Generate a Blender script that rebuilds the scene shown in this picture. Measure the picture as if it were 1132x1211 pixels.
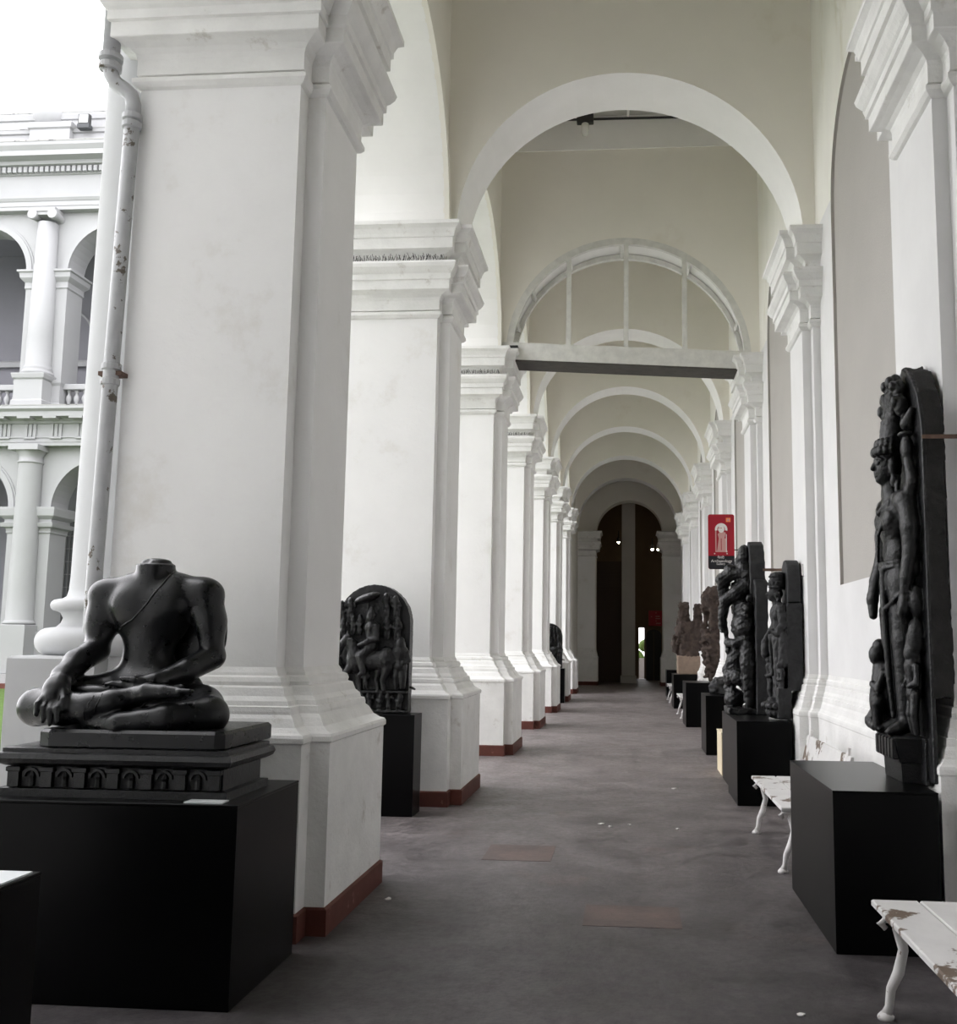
import bpy, bmesh, math, random
import numpy as np
from mathutils import Matrix, Vector
from mathutils.bvhtree import BVHTree

for _o in list(bpy.data.objects): bpy.data.objects.remove(_o)
SC = bpy.context.scene
COL = SC.collection
random.seed(7)
PI = math.pi

# ------------------------------------------------------------------ camera
FPX, PCX, PCY = 1178.96, 644.2, 616.3
PITCH, YAW, ROLL = 0.12187, 0.08408, 0.0108
CAM_H = 1.55
cam_d = bpy.data.cameras.new('camera'); cam = bpy.data.objects.new('camera', cam_d); COL.objects.link(cam)
cam_d.sensor_fit = 'HORIZONTAL'; cam_d.sensor_width = 36.0; cam_d.lens = FPX / 1132 * 36
cam_d.shift_x = -(PCX - 566) / 1132; cam_d.shift_y = (PCY - 605.5) / 1132
cam_d.clip_start = 0.05; cam_d.clip_end = 500
cy_, sy_ = math.cos(YAW), math.sin(YAW); cp_, sp_ = math.cos(PITCH), math.sin(PITCH); cr_, sr_ = math.cos(ROLL), math.sin(ROLL)
_r = Vector((cy_, sy_, 0)); _h = Vector((-sy_, cy_, 0)); _f = _h * cp_ + Vector((0, 0, sp_)); _u = -_h * sp_ + Vector((0, 0, cp_))
_r2 = _r * cr_ + _u * sr_; _u2 = _u * cr_ - _r * sr_
cam.matrix_world = Matrix(((_r2.x, _u2.x, -_f.x, 0), (_r2.y, _u2.y, -_f.y, 0), (_r2.z, _u2.z, -_f.z, CAM_H), (0, 0, 0, 1)))
SC.camera = cam

# ------------------------------------------------------------------ sky, exposure
world = bpy.data.worlds.new('overcast_sky'); SC.world = world; world.use_nodes = True
_bg = world.node_tree.nodes['Background']; _bg.inputs[0].default_value = (0.99, 0.98, 1.01, 1); _bg.inputs[1].default_value = 1.0
SC.view_settings.view_transform = 'Standard'; SC.view_settings.look = 'None'; SC.view_settings.gamma = 1.0
SC.view_settings.use_curve_mapping = False
SC.view_settings.exposure = 2.45
try:
    SC.cycles.diffuse_bounces = 14; SC.cycles.max_bounces = 16
except Exception: pass

# ------------------------------------------------------------------ materials
MATS = {}
def mat(name, col, rough=0.7, spec=0.5, var=0.0, vscale=3.0, col2=None, bump=0.0, bscale=40.0, metal=0.0, emit=None, estr=0.0,
        stain=None, stain_scale=1.2, stain_amt=0.0, stretch=(1, 1, 1), fine=0.0, far=None, patch=None, patch_scale=3.0, patch_cut=0.6, brick=None, rvar=0.0):
    m = bpy.data.materials.new(name); m.use_nodes = True; nt = m.node_tree; N = nt.nodes; L = nt.links
    b = N['Principled BSDF']; b.inputs['Roughness'].default_value = rough; b.inputs['Metallic'].default_value = metal
    b.inputs['Specular IOR Level'].default_value = spec
    base = (*col, 1); b.inputs['Base Color'].default_value = base
    if emit: b.inputs['Emission Color'].default_value = (*emit, 1); b.inputs['Emission Strength'].default_value = estr
    geo = N.new('ShaderNodeNewGeometry'); mp = N.new('ShaderNodeMapping'); L.new(geo.outputs['Position'], mp.inputs[0]); mp.inputs['Scale'].default_value = stretch
    def noise(scale, detail=5, rough_=0.6):
        n = N.new('ShaderNodeTexNoise'); n.inputs['Scale'].default_value = scale; n.inputs['Detail'].default_value = detail; n.inputs['Roughness'].default_value = rough_
        L.new(mp.outputs[0], n.inputs['Vector']); return n.outputs['Fac']
    def ramp(sock, a, b_):
        r = N.new('ShaderNodeMapRange'); r.inputs['From Min'].default_value = a; r.inputs['From Max'].default_value = b_; L.new(sock, r.inputs['Value']); return r.outputs[0]
    cur = None
    def mix(fac, ca, cb):
        x = N.new('ShaderNodeMix'); x.data_type = 'RGBA'
        L.new(fac, x.inputs['Factor'])
        if isinstance(ca, tuple): x.inputs[6].default_value = ca
        else: L.new(ca, x.inputs[6])
        x.inputs[7].default_value = cb
        return x.outputs[2]
    cur = base
    if var > 0:
        c2 = (*(col2 or tuple(c * (1 - var) for c in col)), 1)
        cur = mix(ramp(noise(vscale), 0.3, 0.7), cur, c2)
    if far:  # second tint pair farther along Y, painting in a dimmer near end
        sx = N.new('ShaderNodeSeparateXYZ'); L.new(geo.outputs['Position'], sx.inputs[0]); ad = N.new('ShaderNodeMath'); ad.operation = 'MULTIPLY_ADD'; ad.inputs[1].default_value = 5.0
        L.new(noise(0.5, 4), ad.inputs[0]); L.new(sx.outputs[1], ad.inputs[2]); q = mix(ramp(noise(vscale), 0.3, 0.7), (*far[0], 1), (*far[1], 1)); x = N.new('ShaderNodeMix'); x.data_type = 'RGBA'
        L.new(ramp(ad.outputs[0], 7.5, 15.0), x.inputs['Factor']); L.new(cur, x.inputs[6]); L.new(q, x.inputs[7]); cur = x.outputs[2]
    if stain:
        f = ramp(noise(stain_scale, 8, 0.7), 0.62 - stain_amt, 0.75)
        cur = mix(f, cur, (*stain, 1))
    if fine > 0:
        f = ramp(noise(17.0, 9, 0.8), 0.40, 0.62); mm = N.new('ShaderNodeMath'); mm.operation = 'MULTIPLY'; mm.inputs[1].default_value = fine; L.new(f, mm.inputs[0])
        cur = mix(mm.outputs[0], cur, (col[0] * 0.35, col[1] * 0.35, col[2] * 0.35, 1))
    if patch:
        f = ramp(noise(patch_scale, 6, 0.65), patch_cut, patch_cut + 0.03)
        cur = mix(f, cur, (*patch, 1))
    if not isinstance(cur, tuple): L.new(cur, b.inputs['Base Color'])
    if rvar > 0:
        r = N.new('ShaderNodeMapRange'); r.inputs['From Min'].default_value = 0.3; r.inputs['From Max'].default_value = 0.7
        r.inputs['To Min'].default_value = rough - rvar; r.inputs['To Max'].default_value = rough + rvar
        L.new(noise(vscale * 2), r.inputs['Value']); L.new(r.outputs[0], b.inputs['Roughness'])
    if bump > 0:
        bp = N.new('ShaderNodeBump'); bp.inputs['Strength'].default_value = 1.0; bp.inputs['Distance'].default_value = bump
        L.new(noise(bscale, 6, 0.65), bp.inputs['Height']); L.new(bp.outputs[0], b.inputs['Normal'])
    MATS[name] = m; return m
M_PIER = mat('whitewash_plaster', (0.87, 0.865, 0.86), 0.75, 0.25, var=0.05, vscale=1.6, stain=(0.74, 0.72, 0.685), stain_scale=1.6, stain_amt=0.05, bump=0.004, bscale=16)
M_TRIM = mat('whitewash_moulding', (0.85, 0.845, 0.83), 0.75, 0.25, var=0.12, vscale=4, stain=(0.52, 0.49, 0.45), stain_scale=5, stain_amt=0.02, bump=0.005, bscale=30)
M_SOFF = mat('arch_soffit_white', (0.90, 0.895, 0.88), 0.8, 0.2, var=0.05, vscale=2)
M_CREAM = mat('cream_distemper', (0.86, 0.835, 0.77), 0.85, 0.2, var=0.05, vscale=1.1, stain=(0.77, 0.735, 0.655), stain_scale=0.9, stain_amt=0.02)
M_WING = mat('wing_whitewash', (0.8, 0.8, 0.8), 0.8, 0.2)
M_WALLR = mat('right_wall_whitewash', (0.79, 0.785, 0.785), 0.8, 0.2, var=0.08, vscale=1.5)
M_WALLUP = mat('stained_upper_wall', (0.90, 0.885, 0.83), 0.85, 0.2, var=0.08, vscale=2.2, stain=(0.72, 0.69, 0.58), stain_scale=2.5, stain_amt=0.06, stretch=(1, 1, 0.35))
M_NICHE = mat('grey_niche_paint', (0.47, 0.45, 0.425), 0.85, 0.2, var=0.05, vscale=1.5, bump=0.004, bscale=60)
M_RED = mat('red_oxide_skirting', (0.125, 0.040, 0.030), 0.7, 0.3, var=0.3, vscale=6, stain=(0.32, 0.16, 0.13), stain_scale=9, stain_amt=0.0)
M_FLOOR = mat('worn_floor_dimmed_near', (0.046, 0.041, 0.043), 0.5, 0.45, var=0.28, vscale=2.4, col2=(0.112, 0.101, 0.104), far=((0.15, 0.130, 0.128), (0.30, 0.262, 0.258)), stain=(0.14, 0.10, 0.09), stain_scale=1.1, stain_amt=0.03, bump=0.003, bscale=26, rvar=0.14, stretch=(1, 0.9, 1), fine=0.6)  # dusty far tint; near end also darkened to paint in the dim foreground
M_FLOORR = mat('reddish_floor_patch', (0.075, 0.058, 0.056), 0.55, 0.4, var=0.4, vscale=2.6, col2=(0.150, 0.105, 0.094), bump=0.003, bscale=26, fine=0.35)
M_CEIL = mat('ceiling_boards', (0.6, 0.59, 0.56), 0.8, 0.2, var=0.2, vscale=3)
M_BLACK = mat('black_laminate', (0.0014, 0.0014, 0.0016), 0.28, 0.10)
M_STONE = mat('black_basalt', (0.0030, 0.0034, 0.0042), 0.31, 0.34, var=0.4, vscale=9, col2=(0.0065, 0.007, 0.008), bump=0.0007, bscale=70, rvar=0.08)
M_STONE2 = mat('dark_schist', (0.0042, 0.0045, 0.0052), 0.30, 0.36, var=0.4, vscale=9, col2=(0.010, 0.010, 0.011), bump=0.004, bscale=70)
M_STONE3 = mat('grey_schist', (0.026, 0.026, 0.028), 0.55, 0.35, var=0.5, vscale=14, col2=(0.011, 0.011, 0.012), bump=0.004, bscale=60)
M_ROUGH = mat('rough_hewn_stone', (0.020, 0.019, 0.018), 0.75, 0.35, var=0.5, vscale=12, bump=0.012, bscale=30)
M_BROWN = mat('brown_sandstone', (0.085, 0.062, 0.052), 0.85, 0.25, var=0.45, vscale=8, col2=(0.04, 0.03, 0.026), bump=0.008, bscale=35)
M_TAN = mat('tan_sandstone_block', (0.30, 0.225, 0.175), 0.85, 0.25, var=0.25, vscale=9)
M_BENCH = mat('flaking_white_paint', (0.70, 0.69, 0.68), 0.55, 0.4, var=0.1, vscale=6, patch=(0.15, 0.11, 0.08), patch_scale=5, patch_cut=0.56, bump=0.002, bscale=60)
M_IRON = mat('white_painted_iron', (0.70, 0.68, 0.67), 0.5, 0.45, var=0.1, vscale=9, patch=(0.2, 0.14, 0.11), patch_scale=24, patch_cut=0.64)
M_CREAMB = mat('cream_painted_box', (0.72, 0.62, 0.44), 0.6, 0.35, var=0.06, vscale=5)
M_GRASS = mat('lawn_grass', (0.09, 0.15, 0.035), 0.9, 0.2, var=0.35, vscale=2.5, bump=0.03, bscale=25)
M_FAC = mat('facade_white', (0.31, 0.313, 0.318), 0.8, 0.2, var=0.06, vscale=0.8)
M_FACD = mat('facade_ledge_grime', (0.3, 0.3, 0.29), 0.85, 0.2, var=0.2, vscale=2, patch=(0.07, 0.07, 0.07), patch_scale=3.0, patch_cut=0.56)
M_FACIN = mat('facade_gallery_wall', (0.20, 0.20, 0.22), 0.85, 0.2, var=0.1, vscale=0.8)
M_WIN = mat('dark_window_grille', (0.03, 0.033, 0.036), 0.4, 0.4)
M_GRILLE = mat('grille_bars', (0.10, 0.10, 0.10), 0.5, 0.4)
M_PIPE = mat('painted_iron_pipe', (0.48, 0.485, 0.50), 0.6, 0.35, var=0.15, vscale=7, patch=(0.13, 0.11, 0.09), patch_scale=9, patch_cut=0.63)
M_WOOD = mat('old_white_window_paint', (0.78, 0.775, 0.74), 0.7, 0.3, var=0.2, vscale=7)
M_DARKW = mat('dark_board_wood', (0.09, 0.083, 0.075), 0.8, 0.3, var=0.3, vscale=8)
M_DKMET = mat('dark_metal', (0.02, 0.02, 0.02), 0.45, 0.5)
M_RUST = mat('rusty_strap', (0.16, 0.10, 0.075), 0.7, 0.3, var=0.4, vscale=25)
M_GLASS = mat('pale_lamp_glass', (0.75, 0.75, 0.72), 0.25, 0.5)
M_SIGNR = mat('sign_red', (0.33, 0.007, 0.02), 0.45, 0.4)
M_SIGNK = mat('sign_black', (0.008, 0.008, 0.012), 0.45, 0.4)
M_SIGNW = mat('sign_print_white', (0.75, 0.72, 0.70), 0.6, 0.3)
M_SIGNP = mat('sign_print_pink', (0.55, 0.30, 0.28), 0.6, 0.3)
M_SIGNO = mat('sign_print_orange', (0.85, 0.25, 0.09), 0.6, 0.3)
M_CARD = mat('white_label_card', (0.62, 0.65, 0.66), 0.35, 0.5)
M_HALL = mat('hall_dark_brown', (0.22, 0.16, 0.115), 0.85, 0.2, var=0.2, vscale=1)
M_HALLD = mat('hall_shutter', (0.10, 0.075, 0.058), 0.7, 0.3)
M_HALLP = mat('hall_pillar_grey', (0.62, 0.59, 0.55), 0.85, 0.2, var=0.1, vscale=1)
M_LAMP = mat('lit_bulb', (1, 0.9, 0.7), 0.5, 0.5, emit=(1, 0.86, 0.6), estr=14)
M_COLUMN = mat('weathered_column', (0.50, 0.505, 0.515), 0.8, 0.2, var=0.08, vscale=2.0)
M_BOUNCE = mat('pale_bounce_strip', (0.62, 0.60, 0.56), 0.85, 0.2, var=0.12, vscale=2.0)
M_PAPER = mat('paper_scrap', (0.72, 0.70, 0.68), 0.8, 0.2)

# ------------------------------------------------------------------ object helpers
def mesh_obj(name, verts, faces, m, parent=None, smooth=False, loc=None):
    me = bpy.data.meshes.new(name); me.from_pydata([tuple(map(float, v)) for v in verts], [], [list(f) for f in faces]); me.update()
    for k in (m if isinstance(m, (list, tuple)) else [m]): me.materials.append(k)
    o = bpy.data.objects.new(name, me); COL.objects.link(o)
    if smooth: me.polygons.foreach_set('use_smooth', [True] * len(me.polygons))
    if parent is not None: o.parent = parent
    if loc: o.location = loc
    return o
def tag(o, label=None, cat=None, group=None, kind=None):
    if label: o['label'] = label
    if cat: o['category'] = cat
    if group: o['group'] = group
    if kind: o['kind'] = kind
    return o
def empty(name, loc=(0, 0, 0), label=None, cat=None, group=None, kind=None, rz=0.0):
    o = bpy.data.objects.new(name, None); COL.objects.link(o); o.location = loc; o.rotation_euler = (0, 0, rz); o.empty_display_size = 0.1
    return tag(o, label, cat, group, kind)
def copy_tree(o, parent=None):
    c = o.copy(); COL.objects.link(c); c.parent = parent
    for ch in o.children: copy_tree(ch, c)
    return c
class MB:
    def __init__(s): s.v = []; s.f = []
    def add(s, v, f):
        n = len(s.v); s.v += [tuple(p) for p in v]; s.f += [tuple(i + n for i in q) for q in f]; return s
    def box(s, x0, x1, y0, y1, z0, z1, bev=0.0):
        if bev <= 0:
            v = [(x0, y0, z0), (x1, y0, z0), (x1, y1, z0), (x0, y1, z0), (x0, y0, z1), (x1, y0, z1), (x1, y1, z1), (x0, y1, z1)]
            return s.add(v, [(3, 2, 1, 0), (4, 5, 6, 7), (0, 1, 5, 4), (1, 2, 6, 5), (2, 3, 7, 6), (3, 0, 4, 7)])
        return s.loft([(x0, y0), (x1, y0), (x1, y1), (x0, y1)], [(-bev, z0), (0, z0 + bev), (0, z1 - bev), (-bev, z1)])
    def loft(s, plan, prof, bottom=True, top=True):
        k = len(plan); v = []; f = []
        for d, z in prof: v += [(x, y, z) for x, y in offset_poly(plan, d)]
        for i in range(len(prof) - 1):
            for j in range(k):
                a, b = i * k + j, i * k + (j + 1) % k
                f.append((a, b, b + k, a + k))
        if bottom: f.append(tuple(reversed(range(k))))
        if top: f.append(tuple(range((len(prof) - 1) * k, len(prof) * k)))
        return s.add(v, f)
    def sweep_open(s, line, prof):
        k = len(line); v = []; f = []
        for d, z in prof: v += [(x, y, z) for x, y in offset_line(line, d)]
        for i in range(len(prof) - 1):
            for j in range(k - 1):
                a = i * k + j; f.append((a, a + 1, a + 1 + k, a + k))
        return s.add(v, f)
    def lathe(s, prof, c=(0, 0, 0), n=24, axis='z'):
        v = []; f = []
        for r, z in prof:
            for j in range(n):
                a = 2 * PI * j / n; p = (r * math.cos(a), r * math.sin(a), z)
                if axis == 'x': p = (p[2], p[0], p[1])
                if axis == 'y': p = (p[0], -p[2], p[1])
                v.append((p[0] + c[0], p[1] + c[1], p[2] + c[2]))
        for i in range(len(prof) - 1):
            for j in range(n):
                a, b = i * n + j, i * n + (j + 1) % n; f.append((a, b, b + n, a + n))
        f.append(tuple(reversed(range(n)))); f.append(tuple(range((len(prof) - 1) * n, len(prof) * n)))
        return s.add(v, f)
    def tube(s, pts, r, n=8):
        pts = [Vector(p) for p in pts]; rs = r if isinstance(r, (list, tuple)) else [r] * len(pts); v = []; f = []
        up = Vector((0.13, 0.31, 0.94))
        for i, p in enumerate(pts):
            t = (pts[min(i + 1, len(pts) - 1)] - pts[max(i - 1, 0)]).normalized()
            a = t.cross(up)
            if a.length < 0.05: a = t.cross(Vector((1, 0, 0)))
            a.normalize(); b = t.cross(a)
            for j in range(n):
                w = 2 * PI * j / n; v.append(tuple(p + (a * math.cos(w) + b * math.sin(w)) * rs[i]))
        for i in range(len(pts) - 1):
            for j in range(n):
                a_, b_ = i * n + j, i * n + (j + 1) % n; f.append((a_, b_, b_ + n, a_ + n))
        f.append(tuple(reversed(range(n)))); f.append(tuple(range((len(pts) - 1) * n, len(pts) * n)))
        return s.add(v, f)
    def prism(s, poly, d0, d1, axis='y'):
        k = len(poly)
        def P(a, b, d): return (a, d, b) if axis == 'y' else ((d, a, b) if axis == 'x' else (a, b, d))
        v = [P(a, b, d0) for a, b in poly] + [P(a, b, d1) for a, b in poly]
        f = [tuple(range(k)), tuple(reversed(range(k, 2 * k)))] + [(j, j + k, (j + 1) % k + k, (j + 1) % k) for j in range(k)]
        return s.add(v, f)
    def ring(s, c0, c1, r0, r1, d0, d1, a0, a1, n=24, axis='y', kz=1.0):
        """arched bar in the plane across `axis`, centre (c0, c1), radii r0 < r1, depth d0..d1"""
        v = []; f = []
        def P(a, b, d): return (a, d, b) if axis == 'y' else (d, a, b)
        for i in range(n + 1):
            t = a0 + (a1 - a0) * i / n; c, q = math.cos(t), math.sin(t) * kz
            v += [P(c0 + r0 * c, c1 + r0 * q, d0), P(c0 + r1 * c, c1 + r1 * q, d0), P(c0 + r1 * c, c1 + r1 * q, d1), P(c0 + r0 * c, c1 + r0 * q, d1)]
        for i in range(n):
            a = 4 * i; b = a + 4
            for j in range(4): f.append((a + j, a + (j + 1) % 4, b + (j + 1) % 4, b + j))
        f.append((0, 1, 2, 3)); f.append((4 * n + 3, 4 * n + 2, 4 * n + 1, 4 * n))
        return s.add(v, f)
    def build(s, name, m, parent=None, smooth=False, loc=None, fix=True):
        o = mesh_obj(name, s.v, s.f, m, parent, smooth, loc)
        if fix:
            bm = bmesh.new(); bm.from_mesh(o.data); bmesh.ops.recalc_face_normals(bm, faces=bm.faces); bm.to_mesh(o.data); bm.free()
        return o
def offset_poly(pl, d):
    k = len(pl); out = []
    for i in range(k):
        p0, p1, p2 = Vector(pl[i - 1]), Vector(pl[i]), Vector(pl[(i + 1) % k])
        e1 = (p1 - p0).normalized(); e2 = (p2 - p1).normalized()
        n1 = Vector((e1.y, -e1.x)); n2 = Vector((e2.y, -e2.x)); q = p1 + (n1 + n2) * (d / (1 + n1.dot(n2)))
        out.append((q.x, q.y))
    return out
def offset_line(pl, d):
    k = len(pl); out = []
    for i in range(k):
        p1 = Vector(pl[i]); ns = []
        if i > 0: e = (p1 - Vector(pl[i - 1])).normalized(); ns.append(Vector((-e.y, e.x)))
        if i < k - 1: e = (Vector(pl[i + 1]) - p1).normalized(); ns.append(Vector((-e.y, e.x)))
        q = p1 + (ns[0] * d if len(ns) == 1 else (ns[0] + ns[1]) * (d / (1 + ns[0].dot(ns[1]))))
        out.append((q.x, q.y))
    return out

# ------------------------------------------------------------------ carved shapes: distance field -> surface nets
class Carve:
    def __init__(s): s.p = []
    def _add(s, fn, lo, hi, k, sub): s.p.append((fn, np.array(lo, float), np.array(hi, float), k, sub)); return s
    def ell(s, c, r, k=0.02, sub=False, rot=None):
        c = np.array(c, float); r = np.array(r, float); R = None if rot is None else np.array(Matrix.Rotation(rot[0], 3, rot[1]))
        def fn(P):
            q = P - c
            if R is not None: q = q @ R
            k0 = np.linalg.norm(q / r, axis=-1); k1 = np.linalg.norm(q / (r * r), axis=-1) + 1e-9
            return k0 * (k0 - 1) / k1
        m = r.max() if rot is not None else r
        return s._add(fn, c - m, c + m, k, sub)
    def cone(s, a, b, ra, rb=None, k=0.02, sub=False):
        a = np.array(a, float); b = np.array(b, float); rb = ra if rb is None else rb; ba = b - a; L = float(ba @ ba) + 1e-12
        def fn(P):
            q = P - a; t = np.clip((q @ ba) / L, 0, 1)
            return np.linalg.norm(q - t[..., None] * ba, axis=-1) - (ra + (rb - ra) * t)
        m = max(ra, rb); return s._add(fn, np.minimum(a, b) - m, np.maximum(a, b) + m, k, sub)
    def path(s, pts, rs, k=0.02):
        if not isinstance(rs, (list, tuple)): rs = [rs] * len(pts)
        for i in range(len(pts) - 1): s.cone(pts[i], pts[i + 1], rs[i], rs[i + 1], k)
        return s
    def box(s, lo, hi, rad=0.005, k=0.01, sub=False):
        lo = np.array(lo, float); hi = np.array(hi, float); c = (lo + hi) / 2; h = (hi - lo) / 2 - rad
        def fn(P):
            q = np.abs(P - c) - h
            return np.linalg.norm(np.maximum(q, 0), axis=-1) + np.minimum(q.max(-1), 0) - rad
        return s._add(fn, lo, hi, k, sub)
    def cyl(s, a, b, r, k=0.01, sub=False):
        a = np.array(a, float); b = np.array(b, float); u = (b - a) / np.linalg.norm(b - a); H = np.linalg.norm(b - a)
        def fn(P):
            q = P - a; t = q @ u; d = np.linalg.norm(q - t[..., None] * u, axis=-1) - r
            return np.maximum(d, np.maximum(-t, t - H))
        return s._add(fn, np.minimum(a, b) - r, np.maximum(a, b) + r, k, sub)
    def slab(s, poly, y0, y1, k=0.01, rad=0.0):
        """convex outline in x,z (counter-clockwise) extruded y0..y1"""
        pl = np.array(poly, float)
        def fn(P):
            d = np.maximum(y0 - P[..., 1], P[..., 1] - y1)
            for i in range(len(pl)):
                e = pl[(i + 1) % len(pl)] - pl[i]; n = np.array((e[1], -e[0])) / (np.linalg.norm(e) + 1e-9)
                d = np.maximum(d, (P[..., 0] - pl[i, 0]) * n[0] + (P[..., 2] - pl[i, 1]) * n[1])
            return d
        return s._add(fn, (pl[:, 0].min(), y0, pl[:, 1].min()), (pl[:, 0].max(), y1, pl[:, 1].max()), k, False)
    def mesh(s, h, rough=()):
        lo = np.min([p[1] for p in s.p if not p[4]], 0) - 3 * h - 0.01; hi = np.max([p[2] for p in s.p if not p[4]], 0) + 3 * h + 0.01
        n = np.ceil((hi - lo) / h).astype(int) + 1
        F = np.full(n, 9.0, np.float32)
        ax = [lo[i] + h * np.arange(n[i]) for i in range(3)]
        for fn, a, b, k, sub in s.p:
            pad = k + 2.5 * h
            i0 = np.clip(((a - pad - lo) / h).astype(int), 0, n - 1); i1 = np.clip(np.ceil((b + pad - lo) / h).astype(int) + 1, 1, n)
            g = np.stack(np.meshgrid(*[ax[i][i0[i]:i1[i]] for i in range(3)], indexing='ij'), -1)
            d = fn(g).astype(np.float32); sl = tuple(slice(i0[i], i1[i]) for i in range(3)); o = F[sl]
            if sub:
                d = -d; w = np.clip(0.5 - 0.5 * (o - d) / k, 0, 1); F[sl] = o * (1 - w) + d * w + k * w * (1 - w)
            else:
                w = np.clip(0.5 + 0.5 * (o - d) / k, 0, 1); F[sl] = o * (1 - w) + d * w - k * w * (1 - w)
        rg = np.random.RandomState(len(s.p))
        for amp, wl in rough:
            near = np.abs(F) < 0.06; ii = np.argwhere(near); X = ii * h + lo; acc = np.zeros(len(ii))
            for q in range(7):
                d = rg.normal(size=3); d /= np.linalg.norm(d); acc += np.sin(X @ d * (2 * np.pi / (wl * rg.uniform(0.7, 1.4))) + rg.uniform(0, 6.28))
            F[near] += (amp * acc / 2.6).astype(np.float32)
        return nets(F, lo, h)
    def build(s, name, m, parent=None, h=0.01, loc=None, rough=(), warp=None):
        V, Q = s.mesh(h, rough); V = V if warp is None else warp(V); me = bpy.data.meshes.new(name)
        me.vertices.add(len(V)); me.vertices.foreach_set('co', V.ravel())
        me.loops.add(Q.size); me.loops.foreach_set('vertex_index', Q.ravel()); me.polygons.add(len(Q))
        me.polygons.foreach_set('loop_start', np.arange(0, Q.size, 4)); me.polygons.foreach_set('loop_total', np.full(len(Q), 4))
        me.update(calc_edges=True); me.validate(); me.polygons.foreach_set('use_smooth', [True] * len(me.polygons)); me.materials.append(m)
        o = bpy.data.objects.new(name, me); COL.objects.link(o)
        if parent is not None: o.parent = parent
        if loc: o.location = loc
        return o
def nets(F, lo, h):
    S = F < 0; n = np.array(F.shape)
    cs = [S[i:n[0] - 1 + i, j:n[1] - 1 + j, k:n[2] - 1 + k] for i in (0, 1) for j in (0, 1) for k in (0, 1)]
    cnt = sum(c.astype(np.int8) for c in cs); act = (cnt > 0) & (cnt < 8)
    idx = -np.ones(act.shape, np.int64); cells = np.argwhere(act); idx[act] = np.arange(len(cells))
    acc = np.zeros((len(cells), 3)); num = np.zeros(len(cells))
    offs = [(i, j, k) for i in (0, 1) for j in (0, 1) for k in (0, 1)]
    val = {o: F[cells[:, 0] + o[0], cells[:, 1] + o[1], cells[:, 2] + o[2]] for o in offs}
    for a in offs:
        for d in range(3):
            if a[d]: continue
            b = list(a); b[d] = 1; b = tuple(b); va, vb = val[a], val[b]; c = (va < 0) != (vb < 0)
            t = np.where(c, va / np.where(c, va - vb, 1), 0); p = np.zeros((len(cells), 3)); p[:] = a; p[:, d] = t
            acc[c] += p[c]; num[c] += 1
    V = lo + h * (cells + acc / num[:, None]); Q = []
    for d in range(3):
        e, f = [(1, 2), (2, 0), (0, 1)][d]
        sl0 = [slice(None)] * 3; sl1 = [slice(None)] * 3; sl0[d] = slice(0, n[d] - 1); sl1[d] = slice(1, n[d])
        A = S[tuple(sl0)]; Bq = S[tuple(sl1)]; ch = np.argwhere(A != Bq)
        ok = (ch[:, e] > 0) & (ch[:, f] > 0) & (ch[:, e] < n[e] - 1) & (ch[:, f] < n[f] - 1); ch = ch[ok]; fl = A[tuple(ch.T)]
        def I(de, df):
            q = ch.copy(); q[:, e] -= de; q[:, f] -= df; return idx[tuple(q.T)]
        q = np.stack([I(1, 1), I(0, 1), I(0, 0), I(1, 0)], 1); q[~fl] = q[~fl][:, ::-1]; Q.append(q)
    return V, np.concatenate(Q)
def surface_line(o, pts, direction, r, name, m, parent, out=0.0, n=6):
    """a thin raised line that follows the carved surface of o"""
    me = o.data; bv = BVHTree.FromPolygons([v.co.copy() for v in me.vertices], [tuple(p.vertices) for p in me.polygons])
    d = Vector(direction).normalized(); got = []
    for p in pts:
        hit = bv.ray_cast(Vector(p) - d * 2, d)
        if hit[0] is not None: got.append(hit[0] - d * out)
    if len(got) > 1: return MB().tube(got, r, n).build(name, m, parent, smooth=True)

# ================================================================== THE SETTING
Y1, S = 5.243, 4.346
def YN(n): return Y1 + S * (n - 1)
ZC = 5.83            # top of the pier capitals
DZ = -0.15           # the wall pilasters sit a little lower
XW = 1.91            # right wall
XL = -1.914          # inner face of the arcade wall
NMIN, NMAX = -1, 8
YB, YE = -7.0, 38.3  # rear wall, end wall
CEIL = 9.50

# floor and courtyard
def planar(x0, x1, y0, y1, z, n=1):
    return [(x0, y0, z), (x1, y0, z), (x1, y1, z), (x0, y1, z)], [(0, 1, 2, 3)]
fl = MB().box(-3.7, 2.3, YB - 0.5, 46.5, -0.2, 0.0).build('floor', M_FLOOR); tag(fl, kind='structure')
fl['label'] = 'worn dark grey stone floor of the corridor'
for i, (x0, x1, y0, y1) in enumerate([(-1.05, -0.55, 7.35, 7.9), (-0.25, 0.30, 5.75, 6.2)]):
    MB().box(x0, x1, y0, y1, -0.01, 0.0022).build('floor_patch', M_FLOORR, fl)
gr = MB().box(-60, -3.7, 1.6, 31.2, -0.3, -0.1).build('courtyard_lawn', M_GRASS); tag(gr, 'green courtyard lawn seen past the seated statue', 'lawn', kind='stuff')
bounce = MB().box(-7.2, -3.7, 1.6, 31.2, -0.25, -0.06).build('courtyard_bounce_strip', M_BOUNCE); tag(bounce, kind='structure'); bounce['label'] = 'unseen pale strip added beside the arcade to bounce light'  # unseen reflector strip, added to throw light up into soffits and upper walls
MB_ = MB().box(-60, -3.7, 31.2, 31.65, -0.28, 0.05).build('courtyard_kerb', M_RED); tag(MB_, 'red kerb between the lawn and the far arcade', 'kerb')

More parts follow.
